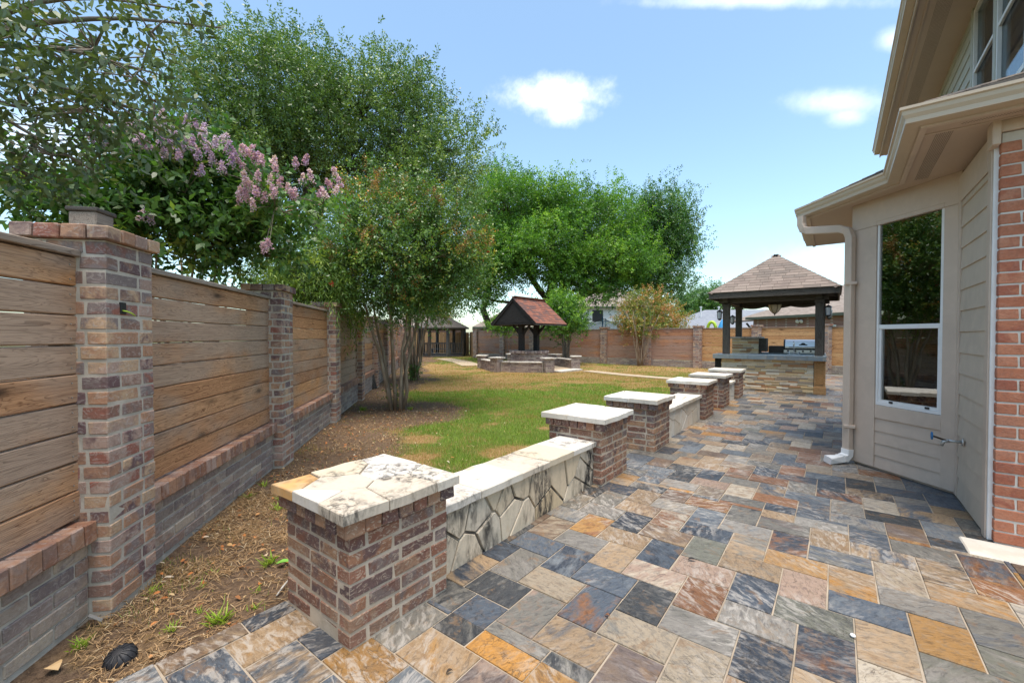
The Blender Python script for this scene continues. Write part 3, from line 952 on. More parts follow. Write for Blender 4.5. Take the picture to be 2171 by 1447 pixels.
def fence_panel(M, L, label, single, mat, group=None, base_courses=5, ledge=True, nb=9, top=1.93, ledge_h=.105):
    t = thing('plank_fence', label, 'fence', M, group)
    x0, x1 = PW + .002, L - .002
    hb = base_courses * CH
    part('mortar', MB().box(x0, x1, .108, .26, -.15, hb + .004, M), M_mortar, t)
    bl = []
    for k in range(base_courses):
        off = .127 if k % 2 else .254
        for a, b in split(x1 - x0, off):
            bl.append((x0 + a + JT / 2, x0 + b - JT / 2, .10, .20, k * CH + JT / 2, (k + 1) * CH - JT / 2))
    z = hb + .004
    led = []
    if ledge:
        n = round((x1 - x0) / .079); s = (x1 - x0) / n
        for i in range(n):
            led.append((x0 + i * s + .003, x0 + (i + 1) * s - .003, .055 + random.uniform(-.004, .004), .255, z, z + ledge_h))
        z += ledge_h
    if single:
        lay(t, M, bl, M_base, True)
        # a few shared ledge bricks
        lay(t, M, [(a, b, .055, e, f, g) for a, b, c, e, f, g in led], M_ledge, True, name='ledge_brick')
    else:
        mb = MB(); lay(t, M, bl, M_base, False, mb); part('bricks', mb, M_base, t, kind='stuff')
        if led:
            mb = MB(); lay(t, M, led, M_ledge, False, mb); part('ledge_bricks', mb, M_ledge, t, kind='stuff')
    z += .012
    pitch = (top - z) / nb
    st = random.getstate()
    for k in range(nb):
        me = plank_mesh(x1 - x0 + .06, pitch - .001, mat, k % 4)
        link('plank', me, t, M @ T(x0 - .03, .142 + .0, z + k * pitch) @ Matrix.Rotation(random.uniform(-.0012, .0012), 4, 'Y') @ Matrix.Rotation(random.uniform(-.008, .008), 4, 'X'))
    random.setstate(st); random.random()
    mb = MB()
    mb.cbox(x0 - .02, x1 + .02, .115, .215, top + .002, top + .037, .004, .001)
    me = mb.mesh('cap_rail', M_rail)
    link('cap_rail', me, t, M)
    # posts behind the boards, and the screws at the ends
    mb = MB()
    for xx in (x0 + .03, x1 - .12, (x0 + x1) / 2):
        mb.box(xx, xx + .09, .178, .25, z - .02, top, M)
    part('backing_post', mb, M_rail, t)
    if single:
        mb = MB()
        for k in range(nb):
            for xx in (x0 + .035, x1 - .035):
                for dz in (.035, pitch - .045):
                    mb.lathe([(.0, 0), (.004, .0), (.004, .003), (0, .004)], 6, M @ T(xx, .1395, z + k * pitch + dz) @ Matrix.Rotation(math.pi / 2, 4, 'X'))
        part('screws', mb, M_galv, t, kind='stuff')
    return t
ang = math.atan2(FD.y, FD.x)
def FM(i):
    p = FP + FD * (FSTEP * i)
    return T(p.x, p.y, -.01) @ RZ(ang)
post_lab = {0: 'brick fence post topped by a short capped timber stub, facing the stone-capped end pillar', 1: 'brick fence post between the foreground plank panels and the multi-stemmed tree bed, under lilac blossom',
            2: 'brick fence post with red and grey bricks, just before the multi-stemmed tree'}
NF = 12
for i in range(NF):
    fence_post(FM(i), post_lab.get(i, 'brick post of the long side fence behind the multi-stemmed tree'), i < 3, 25, None if i < 3 else 'far posts of the side fence')
pan_lab = {-1: 'cedar plank fence panel ending at the post with the timber stub', 0: 'cedar plank fence panel above a brick ledge, opposite the foreground stone seat', 1: 'warm golden plank fence panel beside the bare soil bed', 2: 'plank fence panel just left of the multi-stemmed tree trunk'}
for i in range(-1, NF):
    fence_panel(FM(i), FSTEP, pan_lab.get(i, 'plank fence panel of the side fence behind the multi-stemmed tree'), i < 2, M_plank, None if i < 3 else 'far panels of the side fence')
# timber stub with a dark cap behind the first post
p1 = bpy.data.objects['fence_post']
Mst = FM(0) @ T(.19, .17, 25 * CH + .03)
part('timber_stub', MB().cbox(0, .14, 0, .14, 0, .17, .006, .002, Mst), M_rail, p1)
part('stub_cap', MB().cbox(-.010, .15, -.010, .15, .172, .195, .006, .0, Mst), M_shingle_d, p1)
# a broken brick with a stub of yellow cable
mb = MB().tube([FM(0) @ Vector(v) for v in ((.115, .004, 1.655), (.125, -.02, 1.65), (.15, -.028, 1.64), (.19, -.02, 1.628))], .004, 6)
part('cable_end', mb, M_toygreen, p1, True)
part('socket', MB().box(.10, .145, -.0035, .02, 1.635, 1.70, FM(0)), M_black, p1)
# back fence
def BP(k):
    return Vector((-5.29 - 2.475 * k, 21.5 + .09 * k))
bang = math.atan2(-.09, 2.475)
BST = math.hypot(.09, 2.475)
for k in range(6, -3, -1):
    p = BP(k)
    M = T(p.x - .19, p.y, -.03) @ RZ(bang)
    lab = {0: 'brick fence post left of the outdoor kitchen pavilion', -1: 'brick fence post seen behind the pavilion between its posts', -2: 'brick fence post right of the grill, beside the brick neighbour house',
           2: 'brick fence post below the trampoline net', 5: 'brick fence post behind the bare-stemmed shrub, left of the well', 4: 'brick fence post seen between the two black posts of the well', 3: 'brick fence post behind the leafy green sapling', 1: 'brick fence post behind the small reddish crape myrtle', 6: 'brick fence post at the end of the back fence by the gazebo'}.get(k, 'brick post of the back fence behind the well and small trees')
    fence_post(M, lab, False, 24, 'back fence posts', M_post)
    if k > -3:
        hon = k <= 0
        lab = {0: 'honey coloured plank fence panel left behind the pavilion', -1: 'honey coloured plank fence panel behind the grill', -2: 'honey coloured plank fence panel right of the grill', 6: 'reddish plank fence from the gazebo corner post to the bare-stemmed shrub', 5: 'reddish plank fence left of and behind the left post of the well', 4: 'reddish plank fence between the right post of the well and the green sapling', 3: 'reddish plank fence between the green sapling and the post below the trampoline net', 2: 'reddish plank fence between the trampoline net post and the small reddish crape myrtle', 1: 'reddish plank fence between the small reddish crape myrtle and the pavilion'}.get(k, 'reddish plank panel of the back fence behind lawn and well')
        if k > -2:
            fence_panel(M, BST, lab, False, M_plank3 if hon else M_plank2, 'back fence panels', 4, False, 9, 1.88)
        else:
            fence_panel(M, BST, lab, False, M_plank3, None, 4, False, 9, 1.88)
# picket fence behind the gazebo
def picket_fence(a, b, label, group):
    d = (Vector(b) - Vector(a)); L = d.length
    M = T(a[0], a[1], -.05) @ RZ(math.atan2(d.y, d.x))
    t = thing('picket_fence', label, 'fence', M, group)
    n = int(L / .142)
    me = block(.135, .018, 1.85, M_picket, 1, .002, 0.0, 'picket')
    me2 = {}
    for i in range(n):
        # grain runs up the board: a board lying along x, turned upright
        key = 'pk'
        if key not in me2:
            mm = MB().cbox(0, 1.85, 0, .018, 0, .135, .002, 0, r=0.0)
            me2[key] = mm.mesh('picket', M_picket)
        link('picket', me2[key], t, M @ T(i * .142 + .135, 0, random.uniform(-.02, .02)) @ Matrix.Rotation(-math.pi / 2, 4, 'Y'))
    mb = MB()
    for z in (.3, 1.0, 1.6):
        mb.box(0, L, .022, .06, z, z + .08, M)
    part('rail', mb, M_rail, t)
    return t
e6 = BP(6)
picket_fence((-23.4, 25.0), (e6.x - .2, e6.y + .1), 'short return of vertical cedar pickets beside the gazebo', None)
picket_fence((-31.5, 24.0), (-23.45, 25.0), 'long run of vertical cedar pickets seen through the gazebo', None)
# ------------------------------------------------------------------ flagstone caps
def cells(x0, x1, y0, y1, pts, gapw=.008):
    """cut a rectangle into the Voronoi cells of pts, a joint's width apart"""
    out = []
    for i, p in enumerate(pts):
        poly = [(x0, y0), (x1, y0), (x1, y1), (x0, y1)]
        for k, q in enumerate(pts):
            if k == i:
                continue
            mx, my = (p[0] + q[0]) / 2, (p[1] + q[1]) / 2
            dx, dy = p[0] - q[0], p[1] - q[1]
            L = math.hypot(dx, dy)
            dx /= L; dy /= L
            poly = clip_poly(poly, dx, dy, -(dx * mx + dy * my) - gapw / 2)
            if len(poly) < 3:
                break
        if len(poly) >= 3:
            out.append(poly)
    return out
def roughen(poly, amt, x0, x1, y0, y1, seg=.09):
    """add points along the edges and chip the outer ones"""
    out = []
    n = len(poly)
    for i in range(n):
        p, q = poly[i], poly[(i + 1) % n]
        L = math.hypot(q[0] - p[0], q[1] - p[1])
        k = max(1, min(4, int(L / seg)))
        for a in range(k):
            t = a / k
            x = p[0] + (q[0] - p[0]) * t; y = p[1] + (q[1] - p[1]) * t
            if min(abs(x - x0), abs(x - x1)) < 1e-4:
                x += random.uniform(-amt, amt)
            if min(abs(y - y0), abs(y - y1)) < 1e-4:
                y += random.uniform(-amt, amt)
            if a:
                x += random.uniform(-.002, .002); y += random.uniform(-.002, .002)
            out.append((x, y))
    return out
def slab_cap(t, M, x0, x1, y0, y1, z0, th, n, mat, pts=None, special=None, name='cap_stone'):
    if pts is None:
        pts = []
        while len(pts) < n:
            p = (random.uniform(x0, x1), random.uniform(y0, y1))
            if all(math.hypot(p[0] - q[0], p[1] - q[1]) > .16 for q in pts):
                pts.append(p)
    part('cap_mortar', MB().box(x0 + .02, x1 - .02, y0 + .02, y1 - .02, z0, z0 + th - .010, M), M_mortar_d if mat is M_lime else M_mortar_w, t)
    for i, poly in enumerate(cells(x0, x1, y0, y1, pts)):
        poly = roughen(poly, .008, x0, x1, y0, y1)
        mb = MB().prism(poly, z0 - random.uniform(0, .006), z0 + th + random.uniform(-.004, .004), M, inset=.005, j=.0015)
        part(name, mb, special[i] if special and i in special else mat, t)
PL = .635
def pillar(y0, label, pts=None, special=None, mat=None, ncap=5, single=True, x1=-1.845):
    M = T(x1 - .62, y0, 0)
    t = thing('brick_pillar', label, 'pillar', M)
    wx, wy, n = .62, PL, 7
    ch = .0775
    part('mortar', MB().box(.0035, wx - .0035, .0035, wy - .0035, -.1, n * ch + .012, M), M_mortar_b, t)
    lay(t, M, pier_blocks(wx, wy, n, .003, ch), M_pillar, True, ch=.005, j=.003)
    z = n * ch + .008
    lay(t, M, rowlock_ring(wx, wy, .03, z, .078, .1), M_pillar, True, name='cap_brick', ch=.005, j=.003)
    part('cap_bed', MB().box(0, wx, 0, wy, z, z + .079, M), M_mortar_b, t)
    slab_cap(t, M, -.055, wx + .055, -.055, wy + .055, z + .082, .05, ncap, mat or M_limeclean, pts, special)
    return t
PY = [1.112, 3.886, 5.405, 8.09, 9.60, 11.33]
pillar(PY[0], 'stained brick pillar with an ochre stone in its flagstone cap, free end of the seat wall', [(-.0, .02), (.02, .30), (.22, .16), (.50, .02), (.24, .50), (.55, .40), (.55, .62), (.34, -.04), (.10, .66)], {0: M_ochre}, M_lime, x1=-1.82)
pillar(PY[1], 'white-capped brick pillar at the far end of the stained stone seat', None, None, None, 5)
pillar(PY[2], 'white-capped brick pillar across the open gap from the stained stone seat', None, None, None, 5)
pillar(PY[3], 'white-capped brick pillar at the far end of the clean limestone seat', None, None, None, 5)
pillar(PY[4], 'white-capped brick pillar near end of the shortest seat, facing the bar', None, None, None, 5)
pillar(PY[5], 'white-capped brick pillar closest to the stone kitchen bar', None, None, None, 5)
def seat(y0, y1, label, top_mat, nst, stain):
    """limestone-faced seat wall between two pillars"""
    xa, xb = -2.28, -1.95
    M = T(xa, y0, 0)
    t = thing('stone_bench', label, 'bench', M)
    L = y1 - y0; D = xb - xa
    part('mortar', MB().box(0, D, .003, L - .003, -.1, .395, M), M_mortar_d if stain else M_mortar_w, t)
    # facing stones stand on the patio side and, plainer, on the lawn side
    for side in (1, -1):
        pts = []
        tries = 0
        n = nst if side == 1 else nst // 2
        while len(pts) < n and tries < 4000:
            tries += 1
            p = (random.uniform(.02, L - .02), random.uniform(.0, .40))
            if all(math.hypot(p[0] - q[0], (p[1] - q[1])) > .15 for q in pts):
                pts.append(p)
        if side == 1:
            Mf = M @ T(D, 0, 0) @ Matrix(((0, 0, 1, 0), (1, 0, 0, 0), (0, 1, 0, 0), (0, 0, 0, 1)))
        else:
            Mf = M @ T(0, L, 0) @ Matrix(((0, 0, -1, 0), (-1, 0, 0, 0), (0, 1, 0, 0), (0, 0, 0, 1)))
        for poly in cells(.004, L - .004, -.02, .398, pts, .018 if stain else .011):
            poly = [(a + random.uniform(-.003, .003), b + random.uniform(-.003, .003)) for a, b in poly]
            part('facing_stone', MB().prism(poly, -.012, .014 + random.uniform(-.004, .005), Mf, inset=.004, j=.0015), M_limewall if stain else M_limeclean, t)
    # slabs across the top
    ys = [0.0]
    while ys[-1] < L - .32:
        ys.append(min(L, ys[-1] + random.uniform(.32, .52)))
    if L - ys[-1] > .02:
        ys.append(L)
    part('top_mortar', MB().box(-.03, D + .02, .004, L - .004, .396, .435, M), M_mortar_d, t)
    for a, b in zip(ys[:-1], ys[1:]):
        sk = random.uniform(-.05, .05)
        y0_, y1_ = max(a, .006), min(b, L - .006)
        mid = random.uniform(.12, .3)
        if random.random() < .6 and b - a > .3:
            polys = [[(-.045, y0_ + .003), (mid, y0_ + .003), (mid + sk, y1_ - .003), (-.045, y1_ - .003)], [(mid + .006, y0_ + .003), (D + .045, y0_ + .003), (D + .045, y1_ - .003), (mid + sk + .006, y1_ - .003)]]
        else:
            polys = [[(-.045, y0_ + .003), (D + .045, y0_ + .003), (D + .045, y1_ - .003), (-.045, y1_ - .003)]]
        for poly in polys:
            poly = roughen(poly, .007, -.045, D + .045, -9, 99)
            part('top_slab', MB().prism(poly, .397, .447 + random.uniform(-.003, .003), M, inset=.005, j=.0015), top_mat, t)
    return t
seat(PY[0] + PL, PY[1], 'long black-stained flagstone seat wall in the foreground', M_lime, 17, True)
seat(PY[2] + PL, PY[3], 'clean white limestone seat wall between the middle pillars', M_limeclean, 14, False)
seat(PY[4] + PL, PY[5], 'short limestone seat wall next to the kitchen bar', M_limeclean, 9, False)

# ------------------------------------------------------------------ wishing well with its ring of seats
wc = Vector(cam_xy(.80, 19.8))
WM = T(wc.x, wc.y, -.03)
well = thing('wishing_well', 'round brick wishing well under a red-shingled gable roof on two black posts', 'well', WM)
R = .86
mb = MB()
for k in range(9):
    n = 22
    for i in range(n):
        a0 = 2 * math.pi * (i + (.5 if k % 2 else 0)) / n
        mb.box(-.116, .116, -.1, 0, 0, .068, WM @ RZ(a0) @ T(0, R, k * .083))
part('bricks', mb, M_wellbrick, well, kind='stuff')
part('ring_mortar', MB().lathe([(R - .14, 0), (R - .014, 0), (R - .014, .745), (R - .14, .745), (R - .14, 0)], 44, WM), M_mortar_b, well)
mb = MB()
for i in range(40):
    a0 = 2 * math.pi * i / 40
    mb.cbox(-.066, .066, -.19, .07, .748, .862, .006, .002, WM @ RZ(a0) @ T(0, R, 0))
part('coping_bricks', mb, M_wellbrick, well, kind='stuff')
part('shaft_floor', MB().lathe([(0, .30), (R - .141, .30)], 32, WM), M_dark, well)
def wbox(x0, x1, y0, y1, z0, z1):
    return MB().cbox(x0, x1, y0, y1, z0, z1, .006, 0, WM)
GW, GL, GE, GR = 1.22, 1.27, 2.06, 3.20         # half width, half length, eave and ridge height
for s in (-1, 1):
    part('roof_post', wbox(-.11, .11, s * .60 - .11, s * .60 + .11, .25, GE + .05), M_blackwood, well)
    for q in (-1, 1):
        mb = MB().prism([(0, 0), (.36, .40), (.36, .48), (.0, .22)] if q > 0 else [(0, 0), (0, .22), (-.36, .48), (-.36, .40)], -.045, .045,
                        WM @ T(q * .111, s * .60, GE - .49) @ Matrix.Rotation(math.pi / 2, 4, 'X'))
        part('bracket', mb, M_blackwood, well)
part('beam', wbox(-.07, .07, -GL + .1, GL - .1, GE + .051, GE + .16), M_blackwood, well)
part('eave_frame', MB().box(-GW + .04, GW - .04, -GL + .05, GL - .05, GE - .02, GE + .05, WM), M_blackwood, well)
for s in (-1, 1):
    y = s * (GL - .06)
    tri = [(-GW + .06, GE + .052), (GW - .06, GE + .052), (0, GR - .06)]
    mb = MB().prism(tri, -.02, .02, WM @ T(0, y, 0) @ Matrix.Rotation(math.pi / 2, 4, 'X'))
    part('gable_board', mb, M_blackwood, well)
    for q in (-1, 1):
        sl_ = math.atan2(GR - GE, GW)
        LL = math.hypot(GR - GE, GW) + .06
        mb = MB().box(0, LL, -.02, .02, -.11, .0, WM @ T(q * (GW + .03), s * (GL - .015), GE + .01) @ (RZ(math.pi) if q > 0 else I4) @ Matrix.Rotation(-sl_, 4, 'Y'))
        part('barge_board', mb, M_blackwood, well)
for q in (-1, 1):
    part('fascia', MB().box(q * (GW + .012) - .018, q * (GW + .012) + .018, -GL, GL, GE - .06, GE + .045, WM), M_darkwood, well)
def shingles(mb, M, L, rows, exp, tab, w0=None, w1=None, th=.012, r=None, lst=None):
    """lapped shingles on a plane: local x along the eave, y up the slope, z out; w0/w1 give the left and right limits at height y"""
    for k in range(rows):
        y = k * exp
        a = w0(y) if w0 else 0.0
        b = w1(y) if w1 else L
        if b - a < .05:
            continue
        x = a - random.uniform(0, tab)
        while x < b:
            ww = tab * random.uniform(.85, 1.15)
            p, q = max(x, a), min(x + ww - .006, b)
            if q - p > .03:
                yy = y - random.uniform(0, .008)
                yt = y + exp * 1.12
                pt = max(p, w0(yt)) if w0 else p
                qt = min(q, w1(yt)) if w1 else q
                if qt < pt:
                    pt = qt = (pt + qt) / 2
                v = [(p, yy, .002), (q, yy, .002), (qt, yt, -.002), (pt, yt, -.002), (p, yy, .002 + th), (q, yy, .002 + th), (qt, yt, .002), (pt, yt, .002)]
                f = [(0, 3, 2, 1), (4, 5, 6, 7), (0, 1, 5, 4), (1, 2, 6, 5), (2, 3, 7, 6), (3, 0, 4, 7)]
                if lst is not None:
                    lst.append((v, f))
                else:
                    mb.add(v, f, None, M)
            x += ww
def slope_frame(p, along, up):
    along = Vector(along).normalized(); up = Vector(up).normalized()
    z = along.cross(up)
    return Matrix(((along.x, up.x, z.x, p[0]), (along.y, up.y, z.y, p[1]), (along.z, up.z, z.z, p[2]), (0, 0, 0, 1)))
sl_len = math.hypot(GR - GE, GW + .05)
roof = MB()
for q in (-1, 1):
    base = WM @ Vector((q * (GW + .05), -GL - .02 if q > 0 else GL + .02, GE + .02))
    F = slope_frame(base, (0, q, 0), (-q * (GW + .05), 0, GR - GE))
    roof.box(0, 2 * GL + .04, 0, sl_len, -.03, .002, F)
rp = part('roof', roof, M_blackwood, well)
mb = MB()
for q in (-1, 1):
    base = WM @ Vector((q * (GW + .05), -GL - .02 if q > 0 else GL + .02, GE + .02))
    F = slope_frame(base, (0, q, 0), (-q * (GW + .05), 0, GR - GE))
    shingles(mb, F, 2 * GL + .04, int(sl_len / .14) + 1, .14, .24, None, None)
part('shingles', mb, M_shingle_r, rp, kind='stuff')
# hexagon of low brick seats
RH = 2.2
hexv = []
for k in range(6):
    a = math.radians(230 + 60 * k) + HEAD
    hexv.append((wc.x - .05 + RH * math.cos(a), wc.y + RH * math.sin(a)))
plab = ['grey brick seat pillar in front of the well, nearest the multi-stemmed tree', 'grey brick seat pillar left of the stone step of the well ring', 'grey brick seat pillar right of the stone step of the well ring',
        'grey brick seat pillar behind the well, towards the back fence', 'grey brick seat pillar behind the well, towards the gazebo path', 'grey brick seat pillar left of the well, facing the gazebo']
for k, (x, y) in enumerate(hexv):
    a = math.radians(230 + 60 * k) + HEAD
    M = T(x, y, -.03) @ RZ(a) @ T(-.2, -.2, 0)
    t = thing('seat_pillar', plab[k], 'pillar', M, None)
    part('mortar', MB().box(.005, .395, .005, .395, -.1, .58, M), M_mortar, t)
    mb = MB(); lay(t, M, pier_blocks(.40, .40, 7, 0, .082), M_wellbrick, False, mb); part('bricks', mb, M_wellbrick, t, kind='stuff')
    slab_cap(t, M, -.06, .46, -.06, .46, .583, .045, 3, M_wellcap)
slab_lab = {0: 'low brick seat wall in front of the well', 2: 'low brick seat wall right of the well', 3: 'low brick seat wall behind the well', 5: 'low brick seat wall left of the well'}
for k in (0, 2, 3, 5):
    p = Vector(hexv[k]); q = Vector(hexv[(k + 1) % 6])
    d = q - p
    M = T(p.x, p.y, -.03) @ RZ(math.atan2(d.y, d.x))
    L = d.length
    t = thing('brick_bench', slab_lab[k], 'bench', M)
    part('mortar', MB().box(.2, L - .2, -.105, .105, -.1, .405, M), M_mortar, t)
    mb = MB()
    for c in range(5):
        for a, b in split(L - .44, .127 if c % 2 else .254):
            for (y0, y1) in ((-.11, -.03), (.03, .11)):
                mb.box(.22 + a + .005, .22 + b - .005, y0, y1, c * .081 + .005, (c + 1) * .081 - .006, M)
    part('bricks', mb, M_wellbrick, t, kind='stuff')
    slab_cap(t, M, .23, L - .23, -.15, .15, .407, .045, 4, M_wellcap)
fl = part('well_floor', MB().prism([(x, y) for x, y in hexv], -.1, .02), M_pathstone, None)
fl['kind'] = 'structure'
p, q = Vector(hexv[1]), Vector(hexv[2])
o_ = (p + q) / 2 - wc
o_ = o_.normalized()
tg = (q - p).normalized()
stp = [p + tg * .25 + o_ * .02, p + tg * .25 + o_ * .50, q - tg * .25 + o_ * .50, q - tg * .25 + o_ * .02]
so_ = part('stone_step', MB().prism([(v.x, v.y) for v in stp], -.1, .035, inset=.008), M_wellcap, None)
so_['kind'] = 'structure'
# ------------------------------------------------------------------ pavilion over the outdoor kitchen
EX0, EX1, EY0, EY1 = -2.90, .06, 13.0, 15.95
ZE, ZP = 2.71, 3.835
pav = thing('pavilion', 'dark timber pavilion with a brown shingled hip roof over the outdoor kitchen', 'pavilion', T((EX0 + EX1) / 2, (EY0 + EY1) / 2, 0))
px_ = {'l': -2.53, 'r': -.36}
py_ = {'f': 13.50, 'b': 15.45}
for a in 'lr':
    for b in 'fb':
        x, y = px_[a], py_[b]
        M = T(x, y, 0)
        zb = 0.0
        mm = MB().cbox(0, 2.24, -.085, .085, -.085, .085, .005, .001, r=0.0)
        po = link('post', mm.mesh('post', M_darkwood), pav, M @ T(0, 0, .2) @ Matrix.Rotation(-math.pi / 2, 4, 'Y'))
        part('post_capital', MB().cbox(-.10, .10, -.10, .10, 2.35, 2.441, .006, 0, M), M_darkwood, pav)
for y in (13.5, 15.45):
    part('beam', MB().cbox(-2.72, -.17, y - .065, y + .065, 2.443, 2.585, .005, 0), M_darkwood, pav)
for x in (-2.53, -.36):
    part('beam', MB().cbox(x - .064, x + .064, 13.30, 15.66, 2.4445, 2.5865, .005, 0), M_darkwood, pav)
# scalloped board at the back
mb = MB()
pts = [(-2.45, 2.44)]
for i in range(25):
    t_ = i / 24
    pts.append((-2.45 + 2.0 * t_, 2.40 - .05 * abs(math.sin(t_ * math.pi * 3))))
pts += [(-.45, 2.44)]
part('scalloped_board', MB().prism(pts[::-1], -.015, .015, T(0, 15.36, 0) @ Matrix.Rotation(math.pi / 2, 4, 'X')), M_darkwood, pav)
fas = MB()
for (a, b) in (((EX0, EY0), (EX1, EY0)), ((EX1, EY0), (EX1, EY1)), ((EX1, EY1), (EX0, EY1)), ((EX0, EY1), (EX0, EY0))):
    d = Vector((b[0] - a[0], b[1] - a[1]))
    M = T(a[0], a[1], 0) @ RZ(math.atan2(d.y, d.x))
    mm = MB().cbox(.0, d.length - .036, 0, .035, 0, .165, .003, 0, r=0.0)
    link('fascia', mm.mesh('fascia', M_darkwood), pav, M @ T(0, 0, ZE - .165))
ctr = Vector(((EX0 + EX1) / 2, (EY0 + EY1) / 2, ZP))
cor = [Vector((EX0, EY0, ZE)), Vector((EX1, EY0, ZE)), Vector((EX1, EY1, ZE)), Vector((EX0, EY1, ZE))]
deck = MB()
ap = ctr - Vector((0, 0, .02))
inn = [c - Vector((0, 0, .012)) for c in cor]
deck.add([*inn, ap, *[c - Vector((0, 0, .05)) for c in inn], ap - Vector((0, 0, .05))], [(0, 1, 4), (1, 2, 4), (2, 3, 4), (3, 0, 4), (6, 5, 9), (7, 6, 9), (8, 7, 9), (5, 8, 9)])
rf = part('roof', deck, M_darkwood, pav)
cur = cor
for k in range(4):
    a, b = cor[k], cor[(k + 1) % 4]
    along = (b - a); L = along.length
    mid = (a + b) / 2
    up = ctr - mid
    H_ = up.length
    outw = (mid - Vector((ctr.x, ctr.y, mid.z))).normalized() * .05
    base = a + outw * .6
    F = slope_frame(base, along, up)
    w0 = lambda y, L=L, H_=H_: y * (L / 2) / H_
    w1 = lambda y, L=L, H_=H_: L - y * (L / 2) / H_
    rows = int(H_ / .135)
    if k == 0:
        lst = []
        shingles(None, F, L, rows, .135, .31, w0, w1, .008, lst=lst)
        for v, f in lst:
            part('shingle', MB().add(v, f, 0.0, F), M_shingle, rf)
    else:
        mb = MB()
        shingles(mb, F, L, rows, .135, .31, w0, w1, .012)
        part('shingles', mb, M_shingle, rf, kind='stuff')
    # hip caps
    d = ctr - a
    n = int(d.length / .15)
    n1 = along.cross(up).normalized()
    prev = cor[(k + 3) % 4]
    n0 = (a - prev).cross(ctr - (a + prev) / 2).normalized()
    bis = (n0 + n1).normalized()
    dn = d.normalized()
    side1 = n1.cross(dn).normalized(); side0 = dn.cross(n0).normalized()
    if side1.dot(b - a) < 0: side1 = -side1
    if side0.dot(prev - a) < 0: side0 = -side0
    for i in range(n + 1):
        p = a + dn * (i * .15) + bis * .012
        q = p + dn * .18
        lf = bis * .006
        v = [p + lf, p + side1 * .13 + lf * .9, q + side1 * .13, q, p + side0 * .13 + lf * .9, q + side0 * .13, p, p + side1 * .13, p + side0 * .13]
        part('hip_shingle', MB().add(v, [(0, 1, 2, 3), (0, 3, 5, 4), (6, 7, 1, 0), (6, 0, 4, 8)], 0.0), M_shingle, rf)
# rafters under the deck
for k in range(4):
    a, b = cor[k], cor[(k + 1) % 4]
    for t_ in ((.30, .5, .70) if k != 0 else (.30, .5, .70)):
        p = a + (b - a) * t_
        mid = (a + b) / 2
        tt = 1 - abs(t_ - .5) * 2
        e = p + (ctr - mid) * tt
        dv = Vector((0, 0, -.10))
        v0 = p + (ctr - mid) * .03
        mb = MB()
        sd = (b - a).normalized() * .02
        v = [v0 - sd + dv * 1.5, v0 + sd + dv * 1.5, e + sd + dv * 1.5, e - sd + dv * 1.5, v0 - sd + dv * .6, v0 + sd + dv * .6, e + sd + dv * .6, e - sd + dv * .6]
        mb.add(v, [(0, 3, 2, 1), (4, 5, 6, 7), (0, 1, 5, 4), (1, 2, 6, 5), (2, 3, 7, 6), (3, 0, 4, 7)])
        part('rafter', mb, M_darkwood, pav)
# ------------------------------------------------------------------ bar counter of ledger stone
def ledger(t, M, L, z0, z1, seed, single=True):
    """courses of thin split stones on a face: local x along, z up, -y out"""
    z = z0
    mb = MB()
    while z < z1 - .02:
        h = random.choice((.034, .045, .045, .06, .07))
        if z1 - (z + h) < .03:
            h = z1 - z
        x = 0.0
        while x < L:
            l = random.uniform(.14, .46)
            e = min(L, x + l)
            if L - e < .08:
                e = L
            o_ = random.uniform(.004, .028)
            if single:
                part('ledger_stone', MB().cbox(x + .002, e - .002, -o_, .03, z + .002, z + h - .002, .004, .0025, M, r=0.0), M_ledger, t)
            else:
                mb.box(x + .002, e - .002, -o_, .03, z + .002, z + h - .002, M)
            x = e
        z += h
    if not single:
        part('ledger_stones', mb, M_ledger, t, kind='stuff')
BX0, BX1, BY0, BY1 = -2.62, -.46, 13.40, 14.0
bar = thing('outdoor_bar', 'ledger stone bar counter with a blue slate top at the front of the pavilion', 'counter', T((BX0 + BX1) / 2, BY0, 0))
part('core', MB().box(BX0, BX1, BY0 + .03, BY1, -.05, .86), M_mortar_d, bar)
ledger(bar, T(BX0, BY0, 0), BX1 - BX0, 0, .86, 3)
ledger(bar, T(BX0, BY1, 0) @ RZ(-math.pi / 2), BY1 - BY0, 0, .86, 4, False)
part('end_post', MB().cbox(-.452, -.215, BY0 - .01, BY0 + .22, .0, .86, .006, .001), M_cedarpost, bar)
part('end_post_inset', MB().cbox(-.415, -.255, BY0 - .022, BY0 - .0105, .26, .80, .003, 0), M_cedarpost, bar)
part('post_shoe', MB().cbox(-.47, -.20, BY0 - .028, BY0 + .02, .0, .19, .006, 0), M_cedarpost, bar)
part('post_shoe', MB().cbox(-.47, -.20, BY0 + .0205, BY0 + .24, .0, .185, .006, 0), M_pillar, bar)
part('dark_end', MB().cbox(BX0 - .20, BX0 - .031, BY0 + .05, BY1, .0, .86, .006, 0), M_blackwood, bar)
part('core_top', MB().box(-2.83, -.21, BY0 - .13, BY1 + .06, .862, .972), M_mortar_d, bar)
x = -2.84
while x < -.21:
    e = min(x + .45, -.20)
    if -.20 - e < .15:
        e = -.20
    part('edge_tile', MB().cbox(x + .002, e - .002, BY0 - .145, BY0 - .1315, .862, .982, .003, .001, r=0.0), M_bluestone, bar)
    for r_ in range(2):
        ya = BY0 - .13 + r_ * .4; yb = min(ya + .396, BY1 + .06)
        part('top_tile', MB().cbox(x + .002, e - .002, ya, yb, .9725, .985, .003, .001, r=0.0), M_bluestone, bar)
    x = e
